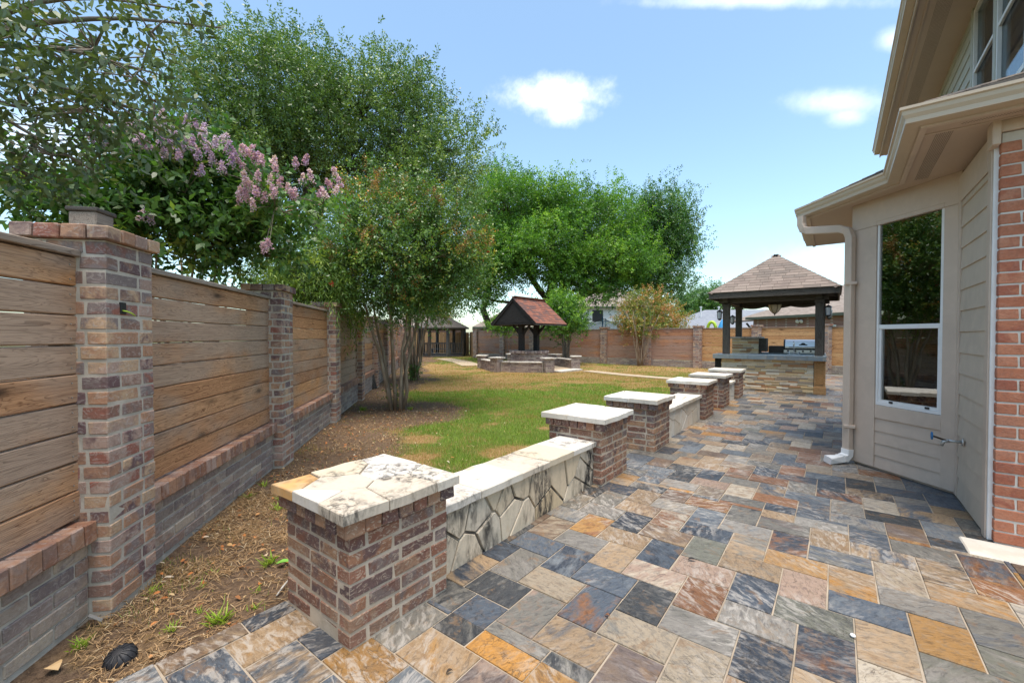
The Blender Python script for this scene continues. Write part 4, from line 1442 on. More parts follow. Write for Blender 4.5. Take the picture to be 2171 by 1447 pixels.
# raised back wall with ledge on the left, and the back counter carrying the grill
rw = thing('stone_firewall', 'raised ledger stone block with a slate ledge behind the bar, left of the grill', 'counter', T(-3.0, 15.3, 0))
part('core', MB().box(-2.66, -1.92, 15.13, 15.75, -.05, 1.42), M_mortar_d, rw)
ledger(rw, T(-2.66, 15.10, 0), .74, .75, 1.42, 5)
part('ledge', MB().cbox(-2.72, -1.84, 15.05, 15.8, 1.422, 1.475, .006, .002), M_wellcap, rw)
part('dark_side', MB().cbox(-1.918, -1.72, 15.16, 15.6, 1.02, 1.43, .006, 0), M_darkwood, rw)
bc = thing('back_counter', 'ledger stone back counter with stepped shelves carrying the grill', 'counter', T(-1.2, 15.6, 0))
part('core', MB().box(-1.9, -.29, 15.48, 16.1, -.05, .92), M_mortar_d, bc)
ledger(bc, T(-1.9, 15.45, 0), 1.60, 0, .92, 6, False)
part('worktop', MB().cbox(-1.95, -.25, 15.40, 16.15, .922, .975, .005, .001), M_bluestone, bc)
part('step', MB().cbox(-1.70, -1.30, 15.55, 16.0, .977, 1.19, .006, .002), M_shingle_d, bc)
part('step', MB().cbox(-1.29, -1.17, 15.55, 16.0, .977, 1.05, .006, .002), M_shingle_d, bc)
# grill
GM = T(-.80, 15.5, .977)
gr = thing('gas_grill', 'stainless built-in gas grill with a black-ended hood', 'grill', GM)
part('firebox', MB().cbox(-.50, .50, 0, .52, .0, .14, .008, 0, GM), M_steel, gr)
prof = [(0, 0), (.50, 0), (.50, .10), (.42, .22), (.28, .27), (.12, .26), (.03, .20), (0, .06)]
Mh = GM @ T(0, .02, .142) @ Matrix(((0, 0, 1, 0), (1, 0, 0, 0), (0, 1, 0, 0), (0, 0, 0, 1)))
hood = part('hood', MB().prism(prof, -.46, .46, Mh), M_steel, gr)
for s in (-1, 1):
    part('hood_end', MB().prism([(u * 1.02 - .005, v * 1.03) for u, v in prof], s * .48 - .02, s * .48 + .02, Mh), M_black, gr)
part('hood_rim', MB().cbox(-.50, .50, -.006, .03, .10, .155, .005, 0, GM), M_black, gr)
part('badge', MB().prism([(-.10, -.02), (.10, -.02), (.11, .0), (.06, .02), (.04, .045), (0, .06), (-.04, .045), (-.06, .02), (-.11, 0)], -.006, .006, GM @ T(0, .028, .26) @ Matrix.Rotation(math.radians(78), 4, 'X')), M_black, gr)
hd = part('handle', MB().tube([GM @ Vector((-.36, -.03, .19)), GM @ Vector((.36, -.03, .19))], .011, 8), M_chrome, gr, True)
for i in range(5):
    xx = -.38 + i * .19
    part('knob', MB().lathe([(0, 0), (.028, 0), (.022, .03), (0, .032)], 12, GM @ T(xx, -.002, .065) @ Matrix.Rotation(math.pi / 2, 4, 'X')), M_black, gr, True)
# faucet on the bar top
FMx = T(-.92, 13.86, .9855)
fa = thing('faucet', 'chrome gooseneck faucet with two lever handles on the bar', 'faucet', FMx)
part('base', MB().cbox(-.15, .15, -.03, .03, 0, .02, .008, 0, FMx), M_white, fa)
pts = [(0, 0, .02), (0, 0, .30)] + [(0, -.07 + .07 * math.cos(a), .30 + .07 * math.sin(a)) for a in [i * math.pi / 8 for i in range(1, 9)]] + [(0, -.14, .24)]
part('spout', MB().tube([FMx @ Vector(p) for p in pts], .011, 8), M_chrome, fa, True)
for s in (-1, 1):
    part('handle', MB().tube([FMx @ Vector(p) for p in ((s * .1, 0, .02), (s * .1, 0, .06), (s * .15, 0, .085))], .012, 8), M_chrome, fa, True)
# hanging lamp
LM = T(-1.42, 14.3, 2.20)
la = thing('pendant_lamp', 'pointed glass bowl pendant lamp hanging under the pavilion roof', 'lamp', LM)
part('bowl', MB().lathe([(.012, -.06), (.05, -.04), (.11, .03), (.155, .12), (.165, .19), (.16, .2)], 16, LM), M_frost, la, True)
part('finial', MB().lathe([(0, -.12), (.014, -.10), (.008, -.085), (.03, -.062), (.05, -.045), (.0, -.04)], 10, LM), M_brass, la, True)
for i in range(6):
    a = i * math.pi / 3
    part('rib', MB().tube([LM @ Vector((r_ * math.cos(a), r_ * math.sin(a), z)) for r_, z in ((.05, -.045), (.115, .03), (.16, .12), (.17, .20))], .006, 5), M_brass, la, True)
part('rod', MB().tube([LM @ Vector((0, 0, .0)), LM @ Vector((0, 0, .62))], .008, 6), M_brass, la, True)
part('rim', MB().lathe([(.17, .195), (.178, .2), (.17, .212), (.16, .205)], 16, LM), M_brass, la, True)
def lantern(x, y, z, ax, label):
    M = T(x, y, z) @ RZ(ax)
    t = thing('wall_lantern', label, 'lantern', M)
    part('back_plate', MB().cbox(.0, .02, -.05, .05, -.12, .12, .004, 0, M), M_black, t)
    part('arm', MB().tube([M @ Vector(p) for p in ((.02, 0, .06), (.07, 0, .13), (.11, 0, .13))], .01, 6), M_black, t, True)
    part('shade', MB().lathe([(.05, -.10), (.065, .0), (.07, .1), (.05, .115)], 8, M @ T(.11, 0, 0)), M_glassl, t)
    part('roof', MB().lathe([(.085, .10), (.05, .14), (.012, .16), (0, .18)], 8, M @ T(.11, 0, 0)), M_black, t)
    part('base', MB().lathe([(0, -.15), (.03, -.14), (.055, -.105), (.055, -.095), (0, -.095)], 8, M @ T(.11, 0, 0)), M_black, t)
    for i in range(4):
        a = math.pi / 4 + i * math.pi / 2
        part('bar', MB().tube([M @ Vector((.11 + .062 * math.cos(a), .062 * math.sin(a), -.1)), M @ Vector((.11 + .074 * math.cos(a), .074 * math.sin(a), .1))], .006, 4), M_black, t)
M_glassl = mat_plain('milky_glass', (.62, .64, .66), .25)
lantern(-2.605, 13.5, 2.10, math.pi, 'black lantern on the left front post of the pavilion')
lantern(-.285, 13.5, 2.13, 0, 'black lantern on the right front post of the pavilion')
lantern(-2.605, 15.45, 2.02, math.pi, 'black lantern on the rear post of the pavilion above the stone block')
lantern(-.285, 15.45, 2.13, 0, 'black lantern on the rear post of the pavilion facing the house')
# ------------------------------------------------------------------ the house on the right
SO = 3.03                    # soffit height
WX = .912                    # sided wall plane
B1 = Vector((.16, 6.456)); B2 = Vector((.912, 5.685))       # bay face
house = thing('house', 'taupe sided house with a brick corner, bay window and gutters beside the patio', 'house', T(1.6, 4.6, 0))
# main walls behind the facings
core = MB()
core.box(WX + .03, 4.5, 4.66, 12.0, -.1, SO + .1)
bayM = T(B1.x, B1.y, 0) @ RZ(math.atan2(B2.y - B1.y, B2.x - B1.x))      # local x along the bay face (left to right), y inwards
BL = (B2 - B1).length
def bay_t(px):
    """position along the bay face seen at a photo column"""
    X, Y, u = ray(px, 712)
    d = B2 - B1
    # B1 + s d = t (X, Y)
    det = d.x * (-Y) - d.y * (-X)
    s = (-B1.x * (-Y) + B1.y * (-X)) / det
    return s * BL
M_lightening = mat_plain('grey_lightening_panel', (.30, .34, .34), .9)
wx0, wx1 = bay_t(1859), bay_t(1999)
wz0, wz1, wzm = .735, 2.77, 1.60
wall = MB()
wall.box(0, wx0, .03, .14, 0, SO, bayM); wall.box(wx1, BL - .03, .03, .14, 0, SO, bayM)
wall.box(wx0, wx1, .03, .14, 0, wz0, bayM); wall.box(wx0, wx1, .03, .14, wz1, SO, bayM)
wall.box(.16 + .03, .3, 6.5, 8.3, -.1, SO)
wall.box(.3, .95, 7.0, 8.3, -.1, SO)
part('wall', wall, M_trim, house)
# the room behind the bay window
room = MB()
rpoly = [(1.06, 5.79), (2.6, 5.75), (2.6, 6.98), (.33, 6.98), (.33, 6.54)]
room.prism(rpoly, .04, .06)
rw_ = part('room_floor', room, M_curtain, house)
part('room_ceiling', MB().prism(rpoly, SO - .03, SO - .01), M_curtain, house)
part('room_wall', MB().box(2.61, 2.7, 5.7, 7.0, .06, SO - .03), M_curtain, house)
part('room_curtain', MB().sweep([(0, .7), (.02, .7), (.02, 2.8), (0, 2.8)], [(1.05, 5.95), (1.12, 6.05), (1.10, 6.2), (1.2, 6.3), (1.18, 6.45), (1.3, 6.6)]), M_curtain, rw_)
part('room_table', MB().cbox(.72, 1.5, 6.1, 6.9, .80, .84, .01), M_wellcap, rw_)
core_o = part('core_wall', core, M_dark, house)
# trims round the bay face
def trimbox(x0, x1, z0, z1, y0=-.004, y1=.03):
    return MB().cbox(x0, x1, y0, y1, z0, z1, .003, 0, bayM)
part('corner_board', trimbox(-.02, wx0 - .006, .03, SO - .30, -.016), M_trim, house)
part('corner_board', trimbox(wx1 + .006, BL + .012, .03, SO - .30, -.016), M_trim, house)
part('frieze_board', trimbox(-.021, BL + .013, SO - .298, SO, -.019), M_trim, house)
part('head_trim', trimbox(wx0 - .004, wx1 + .004, wz1 + .004, SO - .301, -.012), M_trim, house)
part('apron_trim', trimbox(wx0 - .004, wx1 + .004, .585, wz0 - .004, -.012), M_trim, house)
# lapped boards below the window
for k in range(4):
    z0 = .03 + k * .138
    mb = MB()
    v = [(wx0 - .005, -.006, z0), (wx1 + .005, -.006, z0), (wx1 + .005, .004, z0 + .145), (wx0 - .005, .004, z0 + .145), (wx0 - .005, .029, z0), (wx1 + .005, .029, z0), (wx1 + .005, .029, z0 + .145), (wx0 - .005, .029, z0 + .145)]
    if k == 3:
        v = [(a, b, min(c, .584)) for a, b, c in v]
    mb.add(v, [(0, 1, 2, 3), (5, 4, 7, 6), (1, 0, 4, 5), (3, 2, 6, 7), (0, 3, 7, 4), (2, 1, 5, 6)], 0.0, bayM)
    part('siding_board', mb, M_trim, house)
# the window: white aluminium frame, two sashes
win = part('window', (lambda m: m.box(wx0, wx0 + .022, -.006, .07, wz0, wz1, bayM).box(wx1 - .022, wx1, -.006, .07, wz0, wz1, bayM).box(wx0 + .0225, wx1 - .0225, -.006, .07, wz1 - .022, wz1, bayM).box(wx0 + .0225, wx1 - .0225, -.006, .07, wz0, wz0 + .03, bayM))(MB()), M_white, house)
part('meeting_rail', MB().cbox(wx0 + .023, wx1 - .023, -.004, .05, wzm - .024, wzm + .024, .004, 0, bayM), M_white, win)
part('pane', MB().box(wx0 + .022, wx1 - .022, .012, .016, wzm + .02, wz1 - .02, bayM), M_glass, win)
part('pane', MB().box(wx0 + .022, wx1 - .022, .026, .030, wz0 + .03, wzm - .02, bayM), M_glass, win)
part('lightening_panel', MB().box(wx0 + .01, wx1 - .01, .10, .105, wz0 + .02, wz1 - .02, bayM), M_lightening, win)  # pale panel added behind the panes so the glass looks less dark
part('sash_frame', (lambda m: m.box(wx0 + .0225, wx0 + .047, .006, .04, wz0 + .031, wzm - .025, bayM).box(wx1 - .047, wx1 - .0225, .006, .04, wz0 + .031, wzm - .025, bayM).box(wx0 + .0475, wx1 - .0475, .006, .04, wz0 + .031, wz0 + .06, bayM))(MB()), M_white, win)
for s in (.25, .8):
    xx = wx0 + (wx1 - wx0) * s
    part('latch', MB().cbox(xx - .02, xx + .02, -.004, .006, wz0 + .035, wz0 + .055, .003, 0, bayM), M_black, win)
# sided wall between bay and brick
SM = T(WX, 5.70, 0) @ RZ(-math.pi / 2)        # local x towards -Y, local y inwards (+X)
SL = 5.70 - 4.62
sw = part('siding_wall', MB().box(0, SL, .012, .03, 0, SO - .02, SM), M_siding, house)
k = 0; z0 = .02
while z0 < SO - .1:
    z1 = min(z0 + .198, SO - .06)
    mb = MB()
    v = [(.105, -.016, z0), (SL - .10, -.016, z0), (SL - .10, -.004, z1), (.105, -.004, z1), (.105, .0115, z0), (SL - .10, .0115, z0), (SL - .10, .0115, z1), (.105, .0115, z1)]
    mb.add(v, [(0, 1, 2, 3), (5, 4, 7, 6), (1, 0, 4, 5), (3, 2, 6, 7), (0, 3, 7, 4), (2, 1, 5, 6)], 0.0, SM)
    part('siding_board', mb, M_siding, sw)
    z0 += .19; k += 1
part('corner_board', MB().cbox(-.012, .10, -.022, .0115, .02, SO - .06, .003, 0, SM), M_trim, house)
part('corner_board', MB().cbox(SL - .096, SL - .004, -.024, .0115, .0, SO - .06, .003, 0, SM), M_trim, house)
part('frieze_board', MB().cbox(.102, SL - .098, -.026, -.0165, SO - .30, SO - .06, .003, 0, SM), M_trim, house)
part('caulk_strip', MB().cbox(SL - .0035, SL + .022, -.015, .03, .0, SO - .08, .004, .002, SM), M_white, house)
# brick corner
HM = T(WX + .008, 4.55, 0)
bw = part('brick_wall', MB().box(.006, 3.0, .006, .10, -.05, 2.945, HM).box(.006, .10, .1005, .11, -.05, 2.945, HM), M_mortar_w, house)
hc = .0847
for k in range(34):
    z = .012 + k * hc
    first = .215 if k % 2 == 0 else .105
    x = 0.0; l = first
    while x < 1.9:
        e = min(x + l, 1.9)
        if e - x > .03:
            me = block(e - x - (.012 if x > 0 else .006), .09, hc - .013, M_housebrick, 4, .004, .0018, 'brick')
            link('brick', me, bw, HM @ T(x + (.006 if x > 0 else 0), random.uniform(-.002, .002), z))
        x = e; l = .215
part('brick_frieze', MB().cbox(WX + .0, 4.0, 4.528, 4.62, 2.95, SO, .004, 0), M_trim, house)
part('frieze_return', MB().cbox(WX - .045, WX - .001, 4.50, 4.64, 2.86, SO, .004, 0), M_trim, house)
# eaves: soffit, gutter and lower roof follow the plan of bay and brick corner
lip = [(4.5, 4.17), (.345, 4.17), (.354, 5.695), (-.455, 6.668), (-.465, 8.89)]
ZL = 3.15
inner = [(4.5, 4.75), (1.0, 4.75), (1.0, 5.80), (.25, 6.58), (.25, 8.89)]
outer = offset_path(lip, -.125)
sof = MB()
for i in range(4):
    a, b = outer[i], outer[i + 1]; c, d = inner[i + 1], inner[i]
    sof.prism([a, b, c, d][::-1], SO, SO + .012)
part('soffit', sof, M_soffit, house)
# vent strip of small holes
holes = MB()
vp = offset_path(lip, -.22)
def hole_row(a, b, rows, off):
    a = Vector(a); b = Vector(b)
    d = (b - a); L = d.length; d /= L
    n = Vector((d.y, -d.x))
    for r_ in range(rows):
        for i in range(int(L / .014)):
            p = a + d * (i * .014 + (.007 if r_ % 2 else 0)) + n * (off + r_ * .011)
            holes.add([(p.x - .003, p.y - .003, SO - .0006), (p.x + .003, p.y - .003, SO - .0006), (p.x + .003, p.y + .003, SO - .0006), (p.x - .003, p.y + .003, SO - .0006)], [(0, 3, 2, 1)], .5)
hole_row((2.5, vp[0][1]), (vp[1][0] + .12, vp[1][1]), 3, .02)
hole_row((vp[1][0], vp[1][1] + .15), (vp[2][0], vp[2][1] - .02), 9, .02)
part('soffit_vents', holes, M_dark, house, kind='stuff')
part('soffit_trim', MB().sweep([(-.127, SO - .014), (-.127, SO - .001), (-.165, SO - .001), (-.165, SO - .014)][::-1], lip), M_trim, house)
part('soffit_seam', MB().cbox(.50, 1.0, 4.492, 4.505, SO - .006, SO - .0008, .001, 0), M_trim, house)
gp = [(-.122, ZL + .0), (-.118, ZL + .0), (-.118, ZL - .095), (-.012, ZL - .01), (-.012, ZL + .0), (0, ZL), (.0, ZL - .02), (-.014, ZL - .028), (-.018, ZL - .055), (-.034, ZL - .08), (-.036, ZL - .112), (-.122, ZL - .118)]
gutter = part('gutter', MB().sweep(gp, lip), M_gutter, house)
for i in range(1, 4):
    p = lip[i]
fa_ = part('fascia', MB().sweep([(-.124, SO - .0005), (-.124, ZL + .01), (-.145, ZL + .01), (-.145, SO - .0005)], lip), M_trim, house)
# lower roof
SLP = .47
rl = offset_path(lip, -.06)
rin = offset_path(lip, -.965)
def roof_z(d):
    return ZL + .005 + SLP * (d)
rv = MB()
top = [(4.5, 5.14), (1.30, 5.14), (1.30, 6.09), (.9, 7.1), (.9, 8.6)]
for i in range(4):
    a, b = rl[i], rl[i + 1]; c, d = rin[i + 1], rin[i]
    z1 = roof_z(.905)
    rv.add([(*a, roof_z(0)), (*b, roof_z(0)), (*c, z1), (*d, z1), (*a, roof_z(0) - .03), (*b, roof_z(0) - .03), (*c, z1 - .03), (*d, z1 - .03)], [(3, 2, 1, 0), (4, 5, 6, 7), (0, 1, 5, 4), (1, 2, 6, 5), (2, 3, 7, 6), (3, 0, 4, 7)])
lr = part('roof', rv, M_shingle_h, house)
sh = MB()
for i in range(4):
    a = Vector((*rl[i], roof_z(0))); b = Vector((*rl[i + 1], roof_z(0)))
    c = Vector((*rin[i + 1], roof_z(.905))); d = Vector((*rin[i], roof_z(.905)))
    # courses run along the eave; local frame keeps x from b to a so that z points out
    al = (a - b); L = al.length
    up = (d - b) - al.normalized() * (d - b).dot(al.normalized())
    F = slope_frame(b, al, up)
    H_ = up.length
    Fi = F.inverted()
    xc, xd = (Fi @ c).x, (Fi @ d).x
    w0 = lambda y, xc=xc, H_=H_: xc * y / H_
    w1 = lambda y, xd=xd, H_=H_, L=L: L + (xd - L) * y / H_
    shingles(sh, F, L, int(H_ / .14), .14, .26, w0, w1, .008)
part('shingles', sh, M_shingle_h, lr, kind='stuff')
for i in (1, 3):
    a = Vector((*rl[i], roof_z(0) + .012)); b = Vector((*rin[i], roof_z(.905) + .012))
    d = (b - a); n = int(d.length / .15); d.normalize()
    e1 = Vector((*rl[i - 1], roof_z(0))) - a; e2 = Vector((*rl[i + 1], roof_z(0))) - a
    e1.normalize(); e2.normalize()
    for k in range(n + 1):
        p = a + d * (k * .15 - .02); q = p + d * .18
        up = Vector((0, 0, .006))
        w1_ = (e1 + d * .45).normalized() * .12; w2_ = (e2 + d * .45).normalized() * .12
        dz = Vector((0, 0, -.004))
        v = [p + up, p + w1_ + up + dz, q + w1_ + dz, q, p + w2_ + up + dz, q + w2_ + dz, p - up, p + w1_ - up, p + w2_ - up]
        part('hip_shingle', MB().add(v, [(0, 1, 2, 3), (0, 3, 5, 4), (6, 7, 1, 0), (6, 0, 4, 8)], 0.0), M_shingle_h, lr)
# downspout
ds = Vector((-.405, 6.72, 0))
DP = [(-.372, 6.60, 3.03), (-.372, 6.60, 2.93), (-.35, 6.585, 2.86), (-.30, 6.56, 2.83), (.02, 6.44, 2.78), (.09, 6.41, 2.74), (.115, 6.40, 2.66), (.115, 6.40, .14)]
def spout(pts, hw=.032, hd=.045):
    """rectangular pipe swept along pts"""
    mb = MB()
    pts = [Vector(p) for p in pts]
    side = Vector((.717, -.697, 0)).cross(Vector((0, 0, 1))).normalized()
    wid = Vector((.7, -.71, 0)).normalized()
    vs_ = []
    for i, p in enumerate(pts):
        t_ = (pts[min(i + 1, len(pts) - 1)] - pts[max(0, i - 1)]).normalized()
        s1 = Vector((.70, .71, 0))
        s1 = (s1 - t_ * s1.dot(t_)).normalized()
        s2 = t_.cross(s1)
        for (u, v_) in ((-1, -.8), (-.8, -1), (.8, -1), (1, -.8), (1, .8), (.8, 1), (-.8, 1), (-1, .8)):
            vs_.append(p + s1 * u * hw + s2 * v_ * hd)
    f = []
    n = 8
    for i in range(len(pts) - 1):
        for k in range(n):
            f.append((i * n + k, i * n + (k + 1) % n, (i + 1) * n + (k + 1) % n, (i + 1) * n + k))
    f.append(tuple(range(n - 1, -1, -1))); f.append(tuple((len(pts) - 1) * n + k for k in range(n)))
    return mb.add(vs_, f)
dsp = part('downspout', spout(DP), M_trim, house)
for z in (2.1, .42):
    part('strap', MB().cbox(.075, .185, 6.345, 6.455, z, z + .035, .004, 0), M_trim, dsp)
el = part('white_elbow', spout([(.115, 6.40, .165), (.112, 6.397, .10), (.09, 6.375, .065), (.03, 6.31, .05), (-.07, 6.21, .045)], .040, .052), M_white, dsp)
for p, q in (((.09, 6.375, .065), (.075, 6.36, .06)), ((.06, 6.343, .057), (.045, 6.327, .054))):
    part('elbow_rib', spout([p, q], .044, .056), M_white, dsp)
# garden tap on the sided wall
SPg = Vector((WX - .02, 5.37, .565))
sp = part('spigot', MB().tube([SPg, SPg + Vector((-.10, 0, 0))], .013, 10).tube([SPg + Vector((-.085, 0, 0)), SPg + Vector((-.12, 0, -.01)), SPg + Vector((-.135, 0, -.05))], .014, 10), M_galv, house, True)
part('flange', MB().lathe([(0, 0), (.032, 0), (.03, .008), (0, .01)], 14, T(*SPg) @ Matrix.Rotation(-math.pi / 2, 4, 'Y')), M_galv, sp)
part('valve_stem', MB().tube([SPg + Vector((-.10, 0, .0)), SPg + Vector((-.19, 0, .03))], .008, 8), M_brass, sp)
hw_ = MB()
cx = SPg + Vector((-.195, 0, .031))
for i in range(6):
    a = i * math.pi / 3
    hw_.tube([cx, cx + Vector((.0, .032 * math.cos(a), .032 * math.sin(a)))], .006, 6)
hw_.tube([cx + Vector((0, .032 * math.cos(i * math.pi / 8), .032 * math.sin(i * math.pi / 8))) for i in range(17)], .0055, 6, cap=False)
part('wheel_handle', hw_, M_bluehandle, sp, True)
# ---- upper storey: sided wall at X = 1.30, two windows, deep eave
UX = 1.30
M_backing = mat_plain('dark_backing_panel', (.045, .06, .075), .8)
UM = T(UX, 12.1, 0) @ RZ(-math.pi / 2)        # local x towards -Y
UL = 12.1 - 5.25
W1 = (12.1 - 7.60, 12.1 - 6.71); W2 = (12.1 - 6.62, 12.1 - 5.73)
uz0, uz1, uzm = 3.87, 5.46, 4.71
uw = MB()
for a, b in ((0, W1[0]), (W2[1], UL)):
    uw.box(a, b, .02, .14, 3.2, 5.52, UM)
uw.box(W1[0], W2[1], .02, .14, 3.2, uz0, UM)
uw.box(W1[0], W2[1], .02, .14, uz1, 5.52, UM)
upw = part('upper_wall', uw, M_siding2, house)
part('upper_core', MB().box(2.4, 5.0, 5.25, 12.1, 3.0, 5.5).box(UX + .15, 2.4, 11.9, 12.1, 3.0, 5.5), M_dark, house)
part('upper_end_wall', MB().box(UX + .02, 5.0, 5.15, 5.245, 3.3, 5.52), M_siding2, house)
z0 = 3.55
while z0 < 5.45:
    for a, b in ((.0, W1[0] - .10), (W2[1] + .10, UL)):
        mb = MB()
        z1 = min(z0 + .17, 5.5)
        v = [(a, -.012, z0), (b, -.012, z0), (b, .002, z1), (a, .002, z1), (a, .0195, z0), (b, .0195, z0), (b, .0195, z1), (a, .0195, z1)]
        mb.add(v, [(0, 1, 2, 3), (5, 4, 7, 6), (1, 0, 4, 5), (3, 2, 6, 7), (0, 3, 7, 4), (2, 1, 5, 6)], 0.0, UM)
        part('siding_board', mb, M_siding2, upw)
    z0 += .165
for (a, b) in (W1, W2):
    wn = part('upper_window', (lambda m: m.box(a, a + .04, -.012, .08, uz0, uz1, UM).box(b - .04, b, -.012, .08, uz0, uz1, UM).box(a + .0405, b - .0405, -.012, .08, uz1 - .04, uz1, UM).box(a + .0405, b - .0405, -.012, .08, uz0, uz0 + .05, UM))(MB()), M_white, house)
    part('pane', MB().box(a + .04, b - .04, .02, .025, uz0 + .05, uz1 - .04, UM), M_glass_d, wn)
    part('dark_backing', MB().box(a + .01, b - .01, .085, .095, uz0 + .01, uz1 - .01, UM), M_backing, wn)  # added dark panel; stops the sky showing through the empty storey
    part('meeting_rail', MB().cbox(a + .041, b - .041, -.008, .018, uzm - .02, uzm + .02, .003, 0, UM), M_white, wn)
for a, b in ((W1[0] - .095, W1[0] - .003), (W1[1] + .003, W2[0] - .003), (W2[1] + .003, W2[1] + .095)):
    part('window_trim', MB().cbox(a, b, -.02, .0195, uz0 - .09, uz1 + .06, .003, 0, UM), M_siding2, house)
UE = .715; USO = 5.50
part('upper_soffit', MB().box(UE + .02, UX + .10, 4.7, 12.55, USO, USO + .012), M_soffit, house)
part('upper_soffit_rib', MB().cbox(UE + .10, UE + .125, 4.7, 12.55, USO - .012, USO - .001, .003, 0), M_soffit, house)
holes = MB()
for r_ in range(12):
    for i in range(300):
        x_, y_ = UE + .20 + r_ * .013, 5.9 + i * .02 + (.01 if r_ % 2 else 0)
        holes.add([(x_ - .003, y_ - .004, USO - .0006), (x_ + .003, y_ - .004, USO - .0006), (x_ + .003, y_ + .004, USO - .0006), (x_ - .003, y_ + .004, USO - .0006)], [(0, 3, 2, 1)], .5)
part('upper_soffit_vents', holes, M_dark, house, kind='stuff')
part('upper_fascia', MB().box(UE + .0, UE + .018, 4.7, 12.55, USO - .03, USO + .16), M_trim, house)
part('upper_gutter', MB().sweep([(d - .0, z + 5.66 - ZL) for d, z in gp], [(UE - .125, 4.7), (UE - .125, 12.55)]), M_gutter, house)
uroof = MB().add([(UE - .03, 4.7, 5.66), (4.2, 4.7, 7.6), (4.2, 12.55, 7.6), (UE - .03, 12.55, 5.66), (UE - .03, 4.7, 5.63), (4.2, 4.7, 7.57), (4.2, 12.55, 7.57), (UE - .03, 12.55, 5.63)], [(0, 1, 2, 3), (7, 6, 5, 4), (0, 4, 5, 1), (1, 5, 6, 2), (2, 6, 7, 3), (3, 7, 4, 0)])
part('upper_roof', uroof, M_shingle_h, house)
# ------------------------------------------------------------------ gazebo in the far corner
gc = cam_xy(-5.35, 32.6)
GZ = T(gc[0], gc[1], -.02)
gz = thing('gazebo', 'grey timber octagonal gazebo with a dark shingled roof in the far corner', 'gazebo', GZ)
RG = 1.75
oc = [(RG * math.cos(math.radians(22.5 + 45 * k) + HEAD), RG * math.sin(math.radians(22.5 + 45 * k) + HEAD)) for k in range(8)]
part('floor', MB().prism([(x * 1.05, y * 1.05) for x, y in oc], 0, .12, GZ), M_greywood, gz)
for k, (x, y) in enumerate(oc):
    part('post', MB().cbox(x - .09, x + .09, y - .09, y + .09, .121, 2.12, .006, 0, GZ), M_darkwood if k % 2 else M_greywood, gz)
roofp = [(x * 1.22, y * 1.22) for x, y in oc]
mb = MB().add([(x, y, 2.16) for x, y in roofp] + [(x, y, 2.06) for x, y in roofp] + [(0, 0, 3.25), (0, 0, 3.05)], [(k, (k + 1) % 8, 16) for k in range(8)] + [((k + 1) % 8 + 8, k + 8, 17) for k in range(8)] + [(k, k + 8, (k + 1) % 8 + 8, (k + 1) % 8) for k in range(8)], None, GZ)
gro = part('roof', mb, M_shingle_d, gz)
part('finial', MB().lathe([(0, 3.2), (.06, 3.24), (.04, 3.3), (.07, 3.36), (0, 3.5)], 10, GZ), M_darkwood, gro)
for k in range(8):
    a, b = Vector(oc[k]), Vector(oc[(k + 1) % 8])
    M = GZ @ T(a.x, a.y, 0) @ RZ(math.atan2((b - a).y, (b - a).x))
    L = (b - a).length
    part('header', MB().box(.09, L - .09, -.05, .05, 1.98, 2.06, M), M_darkwood, gz)
    midc = GZ @ Vector(((a.x + b.x) / 2, (a.y + b.y) / 2, 0))
    if k == 0:
        continue
    part('handrail', MB().cbox(.092, L - .092, -.045, .045, .95, 1.0, .006, 0, M), M_greywood, gz)
    part('bottom_rail', MB().cbox(.092, L - .092, -.03, .03, .22, .27, .006, 0, M), M_greywood, gz)
    n = 8
    for i in range(n):
        x = .13 + (L - .26) * i / (n - 1)
        part('baluster', MB().box(x - .02, x + .02, -.02, .02, .271, .949, M), M_greywood, gz)
# bench inside
bm = GZ @ T(.1, -.2, .121) @ RZ(HEAD)
bn = thing('bench', 'blue-grey slatted bench inside the gazebo', 'bench', bm)
for i in range(4):
    part('seat_slat', MB().cbox(-.8, .8, -.22 + i * .115, -.12 + i * .115, .40, .44, .004, 0, bm), M_bluestone, bn)
for x in (-.7, .7):
    for y in (-.17, .17):
        part('leg', MB().box(x - .035, x + .035, y - .035, y + .035, 0, .399, bm), M_bluestone, bn)
# ------------------------------------------------------------------ neighbours beyond the fence
def hip_house(name, label, x0, x1, y0, y1, ze, zr, wallm, roofm, M, ov=.5, ridge='x'):
    t = thing(name, label, 'house', M)
    part('wall', MB().box(x0, x1, y0, y1, -.1, ze, M), wallm, t)
    a0, a1, b0, b1 = x0 - ov, x1 + ov, y0 - ov, y1 + ov
    if ridge == 'x':
        h = (b1 - b0) / 2
        r0, r1 = (a0 + h, (b0 + b1) / 2), (a1 - h, (b0 + b1) / 2)
    else:
        h = (a1 - a0) / 2
        r0, r1 = ((a0 + a1) / 2, b0 + h), ((a0 + a1) / 2, b1 - h)
    v = [(a0, b0, ze), (a1, b0, ze), (a1, b1, ze), (a0, b1, ze), (*r0, zr), (*r1, zr), (a0, b0, ze - .18), (a1, b0, ze - .18), (a1, b1, ze - .18), (a0, b1, ze - .18)]
    if ridge == 'x':
        f = [(0, 1, 5, 4), (1, 2, 5), (2, 3, 4, 5), (3, 0, 4)]
    else:
        f = [(0, 1, 4), (1, 2, 5, 4), (2, 3, 5), (3, 0, 4, 5)]
    mb = MB().add(v, f, .3, M)
    # shingle courses as thin steps
    rf = part('roof', mb, roofm, t)
    part('eave_board', MB().add(v, [(0, 6, 7, 1), (1, 7, 8, 2), (2, 8, 9, 3), (3, 9, 6, 0), (6, 9, 8, 7)], .5, M), M_greentrim, t)
    return t, rf
M_greentrim = mat_plain('dark_green_trim', (.10, .115, .085), .6)
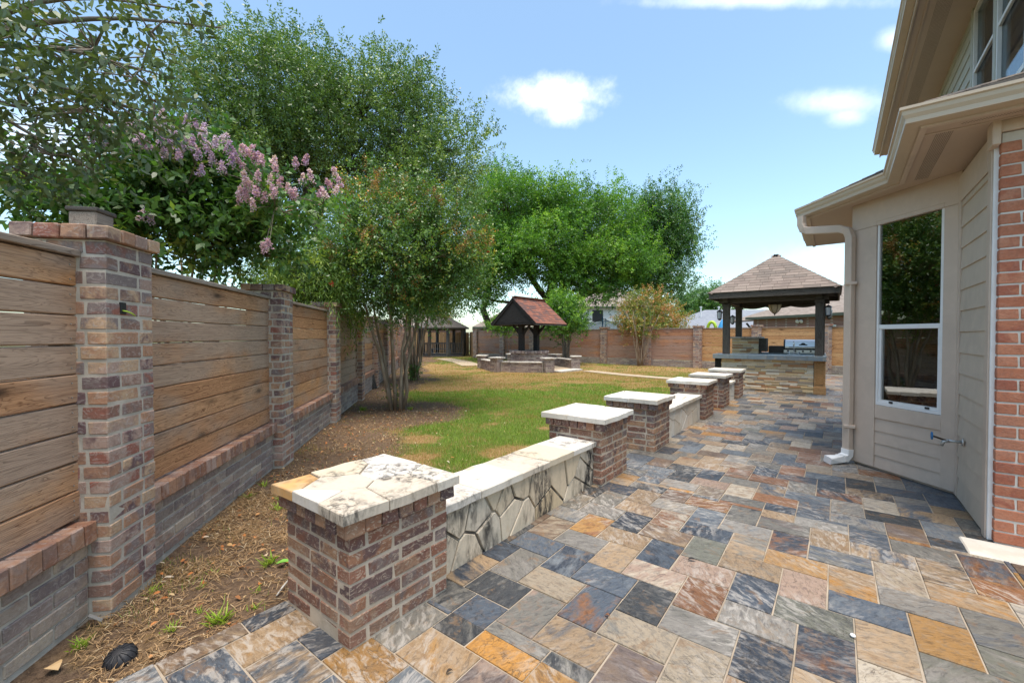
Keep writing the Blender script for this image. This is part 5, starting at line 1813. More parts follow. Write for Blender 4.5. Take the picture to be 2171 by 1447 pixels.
def house_shingle_far(name, c1, c2):
    m, nt = newmat(name)
    P = pos(nt)
    br = nd(nt, 'ShaderNodeTexNoise', {'Vector': scaled(nt, P, 1.2, 1.2, 9), 'Scale': 2.5, 'Detail': 5.0}).outputs['Fac']
    lines = mth(nt, 'FRACT', mth(nt, 'MULTIPLY', nd(nt, 'ShaderNodeSeparateXYZ', {0: P}).outputs[2], 13.0))
    col = mixc(nt, step(nt, br, .35, .65), c1, c2)
    col = mixc(nt, mth(nt, 'MULTIPLY', step(nt, lines, .85, 1.0), .35), col, tuple(x * .4 for x in c1))
    finish(nt, col, .9, noise(nt, 40, 3, P), .4, .01, .15)
    return m
M_roof_far_b = house_shingle_far('weathered_brown_roof', (.20, .165, .14), (.29, .245, .21))
M_roof_far_g = house_shingle_far('blue_grey_roof', (.19, .205, .235), (.25, .265, .29))
def mat_far_brick():
    m, nt = newmat('far_red_brick')
    # bricks too small to tell apart at this distance
    P = pos(nt)
    v = nd(nt, 'ShaderNodeCombineXYZ', {0: mth(nt, 'ADD', nd(nt, 'ShaderNodeSeparateXYZ', {0: P}).outputs[0], nd(nt, 'ShaderNodeSeparateXYZ', {0: P}).outputs[1]), 1: nd(nt, 'ShaderNodeSeparateXYZ', {0: P}).outputs[2], 2: 0.0}).outputs[0]
    b = nd(nt, 'ShaderNodeTexBrick', {'Vector': v, 'Color1': (.30, .12, .085, 1), 'Color2': (.22, .09, .07, 1), 'Mortar': (.42, .36, .31, 1), 'Scale': 1.0, 'Mortar Size': .012, 'Brick Width': .25, 'Row Height': .085})
    finish(nt, b.outputs['Color'], .9)
    return m
M_farbrick = mat_far_brick()
# brick house beyond the right end of the back fence: eave faces the yard, nearer on the right
ea = Vector(cam_xy((1588 - 1085.5) / 900 * 33.0, 33.0)); eb = Vector(cam_xy((1800 - 1085.5) / 900 * 25.5, 25.5))
d = eb - ea
HMx = T(ea.x, ea.y, 0) @ RZ(math.atan2(d.y, d.x))
nb_, nbr = hip_house('neighbour_house', 'red brick neighbour house with a weathered brown roof behind the pavilion', .0, 20, 0.4, 14, 2.95, 6.6, M_farbrick, M_roof_far_b, HMx, .4)
def win_far(t, M, x0, x1, z0, z1, mat, y=-.03):
    f = part('window', MB().box(x0 - .06, x1 + .06, y, y + .028, z0 - .06, z1 + .06, M), M_white, t)
    part('pane', MB().box(x0, x1, y - .012, y - .001, z0, z1, M), mat, f)
def hx(px, dep):
    """local x on the brick house wall seen at a photo column"""
    X, Y, u = ray(px, 700)
    Mi = HMx.inverted()
    o_ = Mi @ Vector((0, 0, 0)); e_ = Mi @ Vector((X * 50, Y * 50, 0))
    t_ = (.4 - o_.y) / (e_.y - o_.y)
    return o_.x + t_ * (e_.x - o_.x)
win_far(nb_, HMx @ T(0, .4, 0), hx(1688, 0), hx(1700, 0), 1.3, 2.05, M_teal)
win_far(nb_, HMx @ T(0, .4, 0), hx(1749, 0), hx(1771, 0), 1.3, 2.15, M_teal)
part('flood_light', MB().lathe([(0, 0), (.10, .03), (.13, .12), (0, .13)], 10, HMx @ T(hx(1696, 0), .25, 2.55) @ Matrix.Rotation(2.2, 4, 'X')).lathe([(0, 0), (.10, .03), (.13, .12), (0, .13)], 10, HMx @ T(hx(1704, 0), .25, 2.55) @ Matrix.Rotation(2.2, 4, 'X')), M_whitewall, nb_)
# porch corner of that house
pc = HMx @ T(-2.0, 1.2, 0)
part('porch_roof', MB().add([(-1.6, 0, 2.75), (3, 0, 2.85), (3, 5, 4.6), (1.2, 5, 4.6), (-1.6, 0, 2.62), (3, 0, 2.72), (3, 5, 4.4), (1.2, 5, 4.4)], [(0, 1, 2, 3), (7, 6, 5, 4), (0, 4, 5, 1), (3, 7, 4, 0), (1, 5, 6, 2), (2, 6, 7, 3)], .4, pc), M_roof_far_b, nb_)
part('porch_post', MB().box(.7, .95, .4, .65, -.1, 2.65, pc), M_darkwood, nb_)
part('porch_brace', MB().tube([pc @ Vector((.8, .5, 1.7)), pc @ Vector((.45, .5, 2.0)), pc @ Vector((-.1, .5, 2.55))], .08, 6), M_darkwood, nb_)
# grey roofed house
g0 = cam_xy((1500 - 1085.5) / 900 * 42, 42)
GMh = T(g0[0], g0[1], 0) @ RZ(HEAD - .12)
gh, ghr = hip_house('neighbour_house', 'low neighbour house with a blue-grey shingle roof and two vent pipes', -3.5, 14, 0, 9.5, 2.2, 4.35, M_whitewall, M_roof_far_g, GMh, .45)
for px in (1486, 1524):
    pt = depth_at(px, 652, 44.5)
    part('vent_pipe', MB().tube([(pt.x, pt.y, 3.3), (pt.x, pt.y, pt.z)], .07, 8).tube([(pt.x, pt.y, pt.z), (pt.x, pt.y, pt.z + .12)], .12, 8), M_whitewall, gh)
# white house
w0_ = cam_xy((1300 - 1085.5) / 900 * 47, 47)
WMh = T(w0_[0], w0_[1], 0) @ RZ(HEAD + .05)
wh, whr = hip_house('neighbour_house', 'white two-storey neighbour house with a dark window behind the trampoline', -6.3, 6.2, 0, 10, 4.75, 7.6, M_whitewall, M_roof_far_b, WMh, .5)
win_far(wh, WMh, -2.35, -1.15, 3.1, 4.35, M_black)
part('ac_pipe', MB().tube([WMh @ Vector((-2.7, -.05, .5)), WMh @ Vector((-2.7, -.05, 4.5))], .05, 6), M_whitewall, wh)
# brown roofed house behind the well
b0_ = cam_xy((1110 - 1085.5) / 900 * 40, 40)
BMh = T(b0_[0], b0_[1], 0) @ RZ(HEAD + .08)
bh, bhr = hip_house('neighbour_house', 'neighbour house with a tan-brown roof behind the wishing well', -4.3, 5.0, 0, 9.0, 2.35, 5.1, M_farbrick, M_roof_far_b, BMh, .5)
# house glimpsed behind the gazebo
c0_ = cam_xy((915 - 1085.5) / 900 * 46, 46)
CMh = T(c0_[0], c0_[1], 0) @ RZ(HEAD + .3)
ch_, chr_ = hip_house('neighbour_house', 'brick neighbour house glimpsed through the gazebo', -5, 3.2, 0, 8, 2.6, 4.6, M_farbrick, M_roof_far_b, CMh, .5)
# trampoline net
tr_c = cam_xy((1281 - 1085.5) / 900 * 30.0, 30.0)
TM = T(tr_c[0], tr_c[1], 0)
tp = thing('trampoline', 'trampoline safety net with blue foam poles rising above the back fence', 'trampoline', TM)
RT = 1.75
ntop = 2.7
poles = [2 * math.pi * k / 6 + HEAD + .25 for k in range(6)]
for a in poles:
    part('pole', MB().tube([TM @ Vector((RT * math.cos(a), RT * math.sin(a), 0)), TM @ Vector((RT * math.cos(a), RT * math.sin(a), ntop + .12))], .04, 8), M_bluepole, tp, True)
def sag(a):
    d = min(abs((a - b + math.pi) % (2 * math.pi) - math.pi) for b in poles)
    return ntop - .30 * (1 - ((math.pi / 6 - d) / (math.pi / 6)) ** 2) * 1.0 if d < math.pi / 6 else ntop - .30
N_ = 72
ring = [(RT * .97 * math.cos(2 * math.pi * i / N_), RT * .97 * math.sin(2 * math.pi * i / N_), sag(2 * math.pi * i / N_)) for i in range(N_)]
mb = MB()
mb.add([(x, y, .85) for x, y, z in ring] + ring, [(i, (i + 1) % N_, N_ + (i + 1) % N_, N_ + i) for i in range(N_)], None, TM)
part('net', mb, M_net, tp)
part('top_rope', MB().tube([TM @ Vector(p) for p in ring + ring[:1]], .02, 5, cap=False), M_black, tp)
part('mat', MB().lathe([(0, .82), (RT * .95, .82), (RT, .80), (RT, .76), (0, .76)], 32, TM), M_black, tp)
for a in poles:
    part('leg', MB().tube([TM @ Vector((RT * math.cos(a + .2), RT * math.sin(a + .2), 0)), TM @ Vector((RT * math.cos(a + .2), RT * math.sin(a + .2), .78))], .03, 6), M_steel, tp)
# play toy above the fence
ty = depth_at(1526, 690, 24.5)
TYM = T(ty.x, ty.y, 0)
toy = thing('play_tower', 'small plastic play tower with a blue cone and lime green arch above the fence', 'toy', TYM)
part('tower', MB().cbox(-.35, .35, -.35, .35, 0, 1.75, .03, 0, TYM), M_toygreen, toy)
part('cone', MB().lathe([(.02, 2.45), (.10, 2.30), (.30, 1.80), (.30, 1.755), (0, 1.755)], 14, TYM @ T(.12, 0, 0)), M_toyblue, toy, True)
part('arch', MB().tube([TYM @ Vector((-.45 + .22 * math.cos(a), .1, 1.9 + .42 * math.sin(a))) for a in [i * math.pi / 8 for i in range(9)]], .09, 8), M_toygreen, toy, True)
part('rope', MB().tube([TYM @ Vector((-1.1, 0, 1.8)), TYM @ Vector((-.5, 0, 1.95)), TYM @ Vector((.9, 0, 1.9))], .02, 6), M_black, toy)
# ------------------------------------------------------------------ foliage
def norm(a):
    return a / np.maximum(np.linalg.norm(a, axis=-1, keepdims=True), 1e-9)
def quads_mesh(name, V, k, R, mat):
    """V (n, k, 3): n faces of k corners; R (n,) their random numbers"""
    n = len(V)
    me = bpy.data.meshes.new(name)
    me.vertices.add(n * k)
    me.vertices.foreach_set('co', V.astype(np.float32).ravel())
    me.loops.add(n * k)
    me.loops.foreach_set('vertex_index', np.arange(n * k, dtype=np.int32))
    me.polygons.add(n)
    me.polygons.foreach_set('loop_start', np.arange(n, dtype=np.int32) * k)
    a = me.attributes.new('rnd', 'FLOAT', 'FACE')
    a.data.foreach_set('value', R.astype(np.float32))
    me.materials.append(mat)
    me.update(calc_edges=True)
    return me
def leaf_faces(P, D, N, L, Wd, hexa=False, curl=.12):
    D = norm(D)
    S = norm(np.cross(D, N)); N = np.cross(S, D)
    L = L[:, None]; Wd = Wd[:, None]
    if hexa:
        c = [P, P + D * L * .28 + S * Wd * .42 + N * Wd * curl, P + D * L * .66 + S * Wd * .40 + N * Wd * curl * .6, P + D * L - N * L * .10, P + D * L * .66 - S * Wd * .40 + N * Wd * curl * .6, P + D * L * .28 - S * Wd * .42 + N * Wd * curl]
    else:
        c = [P, P + D * L * .45 + S * Wd * .5 + N * Wd * curl, P + D * L - N * L * .08, P + D * L * .45 - S * Wd * .5 + N * Wd * curl]
    return np.stack(c, 1)
def sprigs(A, X, L, k, leaf_l, leaf_w, droop=.15, spread=.9, hexa=False, cvar=None, upb=.6):
    """leaves set along short shoots: A anchors, X shoot directions, L shoot lengths"""
    m = len(A)
    X = norm(X)
    ref = norm(rng.normal(size=(m, 3)))
    e1 = norm(np.cross(X, ref)); e2 = np.cross(X, e1)
    t = (np.arange(k) + .6) / k
    t = np.clip(t[None, :] + rng.uniform(-.4, .4, (m, k)) / k, 0.02, 1)
    P = A[:, None] + X[:, None] * (L[:, None] * t)[..., None]
    P[..., 2] -= droop * L[:, None] * t ** 2
    ph = (np.arange(k) * 2.4)[None, :] + rng.uniform(0, 6.28, (m, 1))
    perp = e1[:, None] * np.cos(ph)[..., None] + e2[:, None] * np.sin(ph)[..., None]
    D = X[:, None] * (.35 + .5 * t ** 3)[..., None] + perp * spread + rng.normal(size=(m, k, 3)) * .18
    D[..., 2] -= droop
    N = np.array([0, 0, upb]) + rng.normal(size=(m, k, 3)) * .55
    ll = leaf_l * rng.uniform(.65, 1.2, (m, k)); lw = leaf_w * rng.uniform(.75, 1.15, (m, k))
    V = leaf_faces(P.reshape(-1, 3), D.reshape(-1, 3), N.reshape(-1, 3), ll.ravel(), lw.ravel(), hexa)
    base = rng.uniform(0, 1, m) if cvar is None else cvar
    R = np.clip(base[:, None] + rng.normal(size=(m, k)) * .14, 0.01, .99).ravel()
    return V, R
def bez(p, q, r, n=6):
    return [p * (1 - t) ** 2 + q * 2 * t * (1 - t) + r * t * t for t in [i / (n - 1) for i in range(n)]]
def make_tree(name, label, cat, base, stems, lobes, nclump, per, k, sl, leaf, leafm, barkm, sigma=.35, droop=.12, up=.35, hexa=False, spread=.9, group=None, rlo=.45, extras=None, twig=.012, limb_r=.06, cshift=0.0, outb=1.0, edge=0):
    """stems: list of (points, radii). lobes: (centre, (rx, ry, rz)). Returns the thing and the clump centres with their outward directions"""
    t = thing(name, label, cat, T(base[0], base[1], base[2]), group)
    wood = MB()
    skel = []
    for pts, rad in stems:
        wood.tube(pts, rad, 10 if max(rad) > .08 else 7)
        for i in range(len(pts) - 1):
            for s in (0, .5):
                skel.append(np.array(pts[i].lerp(pts[i + 1], s)))
        skel.append(np.array(pts[-1]))
    SK = np.array(skel)
    vol = np.array([r[0] * r[1] * r[2] for c, r in lobes]) ** .75
    cnt = np.maximum(2, np.round(nclump * vol / vol.sum())).astype(int)
    C = []; O = []
    for (c, r), n in zip(lobes, cnt):
        c = np.array(c)
        # each lobe hangs on a limb of its own
        i = np.argmin(np.linalg.norm(SK - c, axis=1) + .6 * np.maximum(0, SK[:, 2] - c[2]))
        s0 = Vector(SK[i]); e0 = Vector(c)
        mid = s0.lerp(e0, .5) + Vector((rng.normal() * .1, rng.normal() * .1, .12)) * (e0 - s0).length
        lp = bez(s0, mid, e0, 6)
        rr = limb_r * (.6 + .4 * min(1.0, float(np.max(r)) / 2))
        wood.tube(lp, [rr * (1 - .7 * q / 5) for q in range(6)], 6)
        LK = np.array([np.array(p) for p in lp])
        d = norm(rng.normal(size=(n, 3)))
        d[:, 2] = d[:, 2] * .9 + .1
        rad = rlo + (1 - rlo) * rng.uniform(0, 1, (n, 1)) ** .6
        cc = c + d * rad * np.array(r)
        for q in range(n):
            j = np.argmin(np.linalg.norm(LK - cc[q], axis=1))
            a = Vector(LK[j]); b = Vector(cc[q])
            m_ = a.lerp(b, .5) + Vector((rng.normal(), rng.normal(), rng.normal() + .5)) * .08 * (b - a).length
            wood.tube(bez(a, m_, b, 4), [twig * 1.6, twig * 1.2, twig * .9, twig * .4], 4, cap=False)
        C.append(cc); O.append(norm(d * np.array([1, 1, .8])))
    C = np.concatenate(C); O = np.concatenate(O)
    # some shoots stand out beyond the crown and feather its edge
    m = len(C) * per
    idx = np.repeat(np.arange(len(C)), per)
    A = C[idx] + rng.normal(size=(m, 3)) * sigma
    X = O[idx] * .6 * outb + rng.normal(size=(m, 3)) * .55
    X[:, 2] += up
    Ls = sl * rng.uniform(.55, 1.25, m)
    # clumps differ in tone at random; the spread paints highlights and dark gaps
    tone = np.clip(rng.normal(.5, .24, len(C)) + cshift, 0, 1)[idx]
    V, R = sprigs(A, X, Ls, k, leaf[0], leaf[1], droop, spread, hexa, tone)
    part('trunk', wood, barkm, t, True)
    me = quads_mesh('crown', V, 6 if hexa else 4, R, leafm)
    me.transform(T(-base[0], -base[1], -base[2]))
    link('crown', me, t, W[t.name])
    return t, C, O
def lob(px, py, rx, ry, d, rz=None):
    c = depth_at(px, py, d)
    a = rx * d / 900; b = ry * d / 900
    return (tuple(c), (a, rz or a, b))
def V3(p, z=None):
    return Vector((p[0], p[1], p[2] if z is None else z))
OAK = mat_leaf('oak_leaf', [(0, (0.044, 0.085, 0.024)), (.4, (0.091, 0.174, 0.041)), (.75, (0.174, 0.276, 0.061)), (1, (0.306, 0.408, 0.102))], .22, .36, .5)
ELM = mat_leaf('elm_leaf', [(0, (0.035, 0.096, 0.016)), (.4, (0.080, 0.200, 0.026)), (.75, (0.160, 0.320, 0.035)), (1, (0.288, 0.448, 0.056))], .35)
ASH = mat_leaf('ash_leaf', [(0, (0.031, 0.085, 0.020)), (.5, (0.068, 0.170, 0.034)), (1, (0.153, 0.289, 0.051))], .26, .38, .5)
CRA = mat_leaf('crape_leaf', [(0, (0.048, 0.104, 0.019)), (.45, (0.104, 0.208, 0.040)), (.8, (0.224, 0.320, 0.056)), (.93, (0.448, 0.432, 0.080)), (1, (0.640, 0.256, 0.064))], .26, .38, .5)
LIL = mat_leaf('lilac_crape_leaf', [(0, (0.035, 0.088, 0.019)), (.5, (0.080, 0.184, 0.035)), (.9, (0.160, 0.288, 0.056)), (1, (0.352, 0.432, 0.080))], .3, .4, .45)
OVH = mat_leaf('overhanging_leaf', [(0, (0.047, 0.076, 0.025)), (.5, (0.087, 0.130, 0.043)), (1, (0.159, 0.206, 0.062))], .22, .38, .5)
WIL = mat_leaf('willow_leaf', [(0, (0.070, 0.126, 0.021)), (.5, (0.154, 0.252, 0.042)), (1, (0.308, 0.392, 0.070))], .35)
AUT = mat_leaf('autumn_crape_leaf', [(0, (0.084, 0.154, 0.035)), (.45, (0.182, 0.238, 0.049)), (.7, (0.364, 0.280, 0.070)), (1, (0.476, 0.196, 0.084))], .3)
BARK_O = mat_bark('oak_bark', (.06, .05, .042), (.15, .13, .11), .25)
BARK_D = mat_bark('dark_bark', (.035, .028, .022), (.10, .08, .062), .25)
BARK_C = mat_bark('crape_bark', (.24, .165, .105), (.36, .28, .20), .12, 9, .3)
BARK_T = mat_bark('grey_twig_bark', (.16, .13, .10), (.25, .21, .17), .2)
def stem(p, q, r, r0, r1, n=7, wob=0.02):
    pts = bez(Vector(p), Vector(q), Vector(r), n)
    L = (Vector(r) - Vector(p)).length
    pts = [pts[0]] + [v + Vector((rng.normal(), rng.normal(), 0)) * wob * L for v in pts[1:]]
    return (pts, [r0 + (r1 - r0) * i / (n - 1) for i in range(n)])

# big oak behind the side fence
ob = cam_xy(-4.15, 12.4)
tr0 = V3((*ob, -.1)); tr1 = depth_at(712, 580, 12.3); tr2 = depth_at(672, 465, 12.2); tr3 = depth_at(640, 330, 12.3)
OL = [lob(560, 210, 150, 95, 12.0), lob(440, 270, 95, 90, 11.2), lob(765, 250, 140, 95, 12.6), lob(880, 285, 90, 85, 12.2), lob(700, 350, 190, 85, 13.0), lob(905, 390, 90, 65, 12.0),
      lob(840, 195, 52, 52, 12.8), lob(560, 130, 70, 36, 12.4), lob(950, 320, 52, 55, 11.6), lob(600, 330, 120, 80, 11.6), lob(400, 370, 90, 70, 12.5), lob(690, 190, 60, 45, 12.4), lob(585, 95, 26, 36, 12.2), lob(680, 125, 22, 34, 12.5), lob(808, 130, 26, 34, 12.6), lob(885, 175, 24, 34, 12.2), lob(985, 285, 34, 22, 11.8), lob(480, 120, 26, 34, 12), lob(985, 400, 26, 26, 12)]
oak, oc_, oo_ = make_tree('oak_tree', 'large small-leaved oak towering over the side fence behind the lilac blossom', 'tree', (*ob, -.1),
                          [stem(tr0, V3(tr0).lerp(tr1, .5), tr1, .22, .185), stem(tr1, V3(tr1).lerp(tr2, .5), tr2, .185, .15), stem(tr2, depth_at(650, 400, 12.3), tr3, .15, .09), stem(tr2, depth_at(600, 400, 12), depth_at(500, 300, 11.7), .11, .05),
                           stem(tr1, depth_at(790, 470, 12.4), depth_at(860, 330, 12.3), .12, .05), stem(tr2, depth_at(720, 380, 12.6), depth_at(770, 240, 12.6), .10, .04)],
                          OL, 430, 25, 13, .44, (.095, .042), OAK, BARK_O, .33, .05, .4, rlo=.3, limb_r=.05)
# bright green elm beyond the back fence
eb_ = cam_xy((1165 - 1085.5) / 900 * 27.5, 27.5)
e0 = V3((*eb_, -.1)); e1 = depth_at(1165, 640, 27.5); e2 = depth_at(1150, 560, 27.5)
EL = [lob(1075, 450, 70, 70, 27), lob(1175, 460, 80, 66, 27.5), lob(1280, 485, 75, 60, 27.5), lob(1150, 540, 120, 65, 26.5), lob(1270, 560, 100, 60, 27), lob(1055, 550, 80, 60, 26.5),
      lob(1330, 545, 55, 60, 27), lob(1215, 415, 36, 28, 27.5), lob(1295, 432, 34, 28, 28), lob(1110, 405, 34, 28, 27.5), lob(1010, 620, 50, 36, 26), lob(1230, 610, 70, 28, 26)]
elm, _, _ = make_tree('elm_tree', 'broad bright green tree with spreading limbs behind the wishing well', 'tree', (*eb_, -.1),
                      [stem(e0, V3(e0).lerp(e1, .5), e1, .40, .34), stem(e1, depth_at(1110, 560, 27.2), depth_at(1065, 470, 27), .22, .07), stem(e1, depth_at(1170, 560, 27.5), depth_at(1180, 440, 27.5), .25, .08),
                       stem(e1, depth_at(1230, 580, 27.2), depth_at(1290, 470, 27.5), .22, .07), stem(e1, depth_at(1240, 640, 26.5), depth_at(1290, 600, 26.5), .16, .05), stem(e1, depth_at(1090, 650, 26.5), depth_at(1000, 625, 26), .15, .05)],
                      EL, 430, 26, 12, .80, (.17, .085), ELM, BARK_D, .46, .08, .4, rlo=.35, limb_r=.08, twig=.02)
ab_ = cam_xy((1400 - 1085.5) / 900 * 30, 30)
a0 = V3((*ab_, -.1)); a1 = depth_at(1398, 600, 30)
make_tree('ash_tree', 'rounded deep green tree right of the bright spreading tree, beyond the back fence', 'tree', (*ab_, -.1),
          [stem(a0, V3(a0).lerp(a1, .5), a1, .28, .2), stem(a1, depth_at(1410, 540, 30), depth_at(1415, 440, 30), .2, .05)],
          [lob(1405, 460, 52, 50, 30), lob(1420, 540, 48, 55, 30), lob(1395, 605, 52, 36, 29), lob(1360, 490, 44, 50, 31), lob(1365, 560, 40, 50, 30.5), lob(1435, 495, 32, 45, 30)], 300, 15, 12, .8, (.16, .085), ASH, BARK_D, .5, .08, .4, limb_r=.08, twig=.02)
db_ = cam_xy((1030 - 1085.5) / 900 * 33, 33)
make_tree('oak_tree', 'dark green oak between the towering oak and the bright spreading tree', 'tree', (*db_, -.1),
          [stem((*db_, -.1), (*db_, 3), tuple(depth_at(1040, 520, 33)), .3, .2)],
          [lob(1040, 430, 60, 70, 33), lob(1050, 500, 70, 70, 33), lob(1010, 560, 60, 60, 33)], 170, 18, 12, .8, (.16, .07), OAK, BARK_D, .55, .05, .3, limb_r=.08, twig=.02)
fb_ = cam_xy((1500 - 1085.5) / 900 * 62, 62)
make_tree('distant_tree', 'distant dark tree above the blue-grey roof', 'tree', (*fb_, -.1), [stem((*fb_, -.1), (*fb_, 2), tuple(depth_at(1500, 670, 62)), .3, .2)],
          [lob(1490, 648, 45, 26, 62), lob(1520, 645, 40, 26, 62), lob(1455, 655, 30, 24, 60)], 120, 14, 10, 1.2, (.30, .16), ASH, BARK_D, .8, .05, .3, limb_r=.1, twig=.03)
# crape myrtle in the soil bed: many pale stems, brown seed heads, a few late red flowers
def crape(base, label, nst, height, spreadr, lobes, nclump, per, leafm, leaf, r0=.045, group=None, k=12, sl=.36, sigma=.2, name='crape_myrtle', bark=None, cs=0.0):
    stems = []
    for i in range(nst):
        a = 2 * math.pi * (i + rng.uniform(-.3, .3)) / nst
        rr = rng.uniform(.05, .16)
        p = Vector((base[0] + rr * math.cos(a), base[1] + rr * math.sin(a), -.06))
        s = spreadr * rng.uniform(.45, 1.0)
        q = Vector((base[0] + s * .38 * math.cos(a), base[1] + s * .38 * math.sin(a), height * .40))
        e = Vector((base[0] + s * math.cos(a), base[1] + s * math.sin(a), height * rng.uniform(.72, 1.0)))
        stems.append(stem(p, q, e, r0 * rng.uniform(.8, 1.25), r0 * .3, 8, .008))
    return make_tree(name, label, 'tree', (base[0], base[1], -.05), stems, lobes, nclump, per, k, sl, leaf, leafm, bark or BARK_C, sigma, .1, .3, rlo=.3, limb_r=.018, twig=.006, group=group, cshift=cs)
CL_ = [lob(830, 455, 115, 62, 8.8), lob(745, 520, 85, 70, 8.5), lob(930, 490, 85, 62, 8.9), lob(850, 545, 140, 75, 8.6), lob(975, 550, 58, 55, 9.0), lob(705, 590, 55, 42, 8.4), lob(800, 610, 105, 42, 8.4), lob(925, 615, 75, 40, 8.8), lob(860, 640, 70, 30, 8.7)]
cr, cC, cO = crape(CRAPE, 'multi-stemmed crape myrtle with brown seed heads and a few red flowers in the soil bed', 7, 3.3, .95, CL_, 310, 19, CRA, (.062, .034), .042, cs=-.12)
def clusters(C, O, sel, n, rad, size, mat, name, parent, out=.25, cone=None, tone=None):
    """tufts of tiny petals or seeds at chosen shoot ends"""
    A = C[sel] + O[sel] * out
    m = len(A)
    ax = O[sel] * .7 + np.array([0, 0, .6]) + rng.normal(size=(m, 3)) * .2
    ax = norm(ax)
    t = rng.uniform(0, 1, (m, n))
    rr = rad * (1.05 - .75 * t)[..., None] * norm(rng.normal(size=(m, n, 3))) * rng.uniform(.5, 1, (m, n, 1))
    P = A[:, None] + ax[:, None] * (t * (cone or rad * 2.2))[..., None] + rr
    D = norm(rng.normal(size=(m, n, 3))).reshape(-1, 3); N = norm(rng.normal(size=(m, n, 3))).reshape(-1, 3)
    sz = size * rng.uniform(.6, 1.3, m * n)
    Vv = leaf_faces(P.reshape(-1, 3), D, N, sz, sz * .8, False, .3)
    R = np.clip(np.repeat(rng.uniform(.15, .85, m), n) + rng.normal(size=m * n) * .2, 0, 1)
    me = quads_mesh(name, Vv, 4, R, mat)
    Mw = W[parent.name]
    me.transform(Mw.inverted())
    o = link(name, me, parent, Mw)
    o['kind'] = 'stuff'
    return o
SEED = mat_leaf('seed_head', [(0, (.20, .09, .03)), (.5, (.38, .18, .05)), (1, (.48, .28, .08))], .15, .7)
REDF = mat_leaf('red_petal', [(0, (.45, .02, .02)), (.6, (.60, .04, .03)), (1, (.70, .16, .05))], .3, .6)
LILF = mat_leaf('lilac_petal', [(0, (.44, .26, .54)), (.5, (.60, .41, .68)), (1, (.76, .62, .80))], .35, .6)
PINF = mat_leaf('pink_petal', [(0, (.52, .28, .50)), (.5, (.68, .43, .63)), (1, (.80, .62, .76))], .35, .6)
top = np.where((cO[:, 2] > -.1))[0]
clusters(cC, cO, rng.choice(top, 190, True), 60, .12, .023, SEED, 'seed_heads', cr, .22, .24)
clusters(cC, cO, rng.choice(len(cC), 16, False), 26, .045, .03, REDF, 'red_flowers', cr, .30, .06)
b2 = ground_at(880, 803)
crape((b2.x, b2.y), 'second crape myrtle close behind the soil bed tree, against the side fence', 10, 3.0, .8, [lob(890, 590, 60, 50, 14.6), lob(935, 630, 45, 40, 14.6), lob(860, 640, 50, 40, 14.6), lob(905, 660, 50, 25, 14.4)], 110, 15, CRA, (.085, .045), .045)
# low green suckers at its foot
def tuft(c, r, h, n, mat, ll, lw, name, label, cat):
    A = np.column_stack([rng.normal(c[0], r, n), rng.normal(c[1], r, n), rng.uniform(0, h, n)])
    X = rng.normal(size=(n, 3)) * .5 + np.array([0, 0, .8])
    Vv, R = sprigs(A, X, np.full(n, .25), 8, ll, lw, .1)
    me = quads_mesh(name, Vv, 4, R, mat)
    o = link(name, me)
    return tag(o, label, cat)
tuft((b2.x + .1, b2.y - .15), .14, .45, 90, LIL, .07, .035, 'sucker_shoots', 'clump of green sucker shoots at the foot of the second crape myrtle', 'shrub')
tuft((CRAPE[0] - .05, CRAPE[1] + .0), .05, .35, 22, CRA, .05, .03, 'sucker_shoots', 'small green shoots between the stems of the soil bed tree', 'shrub')
sb = ground_at(1357, 774)
crape((sb.x, sb.y), 'small crape myrtle with reddish fading leaves in front of the back fence', 8, 2.9, 1.0, [lob(1370, 645, 50, 24, 23.2), lob(1335, 685, 36, 22, 23.0), lob(1415, 685, 42, 26, 23.2), lob(1365, 695, 58, 22, 22.8), lob(1385, 665, 55, 22, 23.5)], 130, 15, AUT, (.10, .055), .035, k=10, sl=.42, sigma=.25)
s2_ = ground_at(1200, 770)
crape((s2_.x, s2_.y), 'leafy bright green sapling right behind the wishing well', 6, 3.0, .7, [lob(1195, 655, 34, 28, 22.5), lob(1213, 685, 30, 22, 22.5), lob(1180, 690, 24, 22, 22.3)], 70, 15, ELM, (.12, .07), .06, k=10, sl=.42, sigma=.25, name='sapling', bark=BARK_T)
s3_ = ground_at(1079, 762)
crape((s3_.x, s3_.y), 'thin bare-stemmed shrub with a leafy top left of the well posts', 4, 1.9, .45, [lob(1062, 690, 22, 10, 24), lob(1085, 692, 16, 10, 24)], 40, 12, ELM, (.09, .05), .018, k=10, sl=.3, sigma=.2, name='shrub', bark=BARK_T)
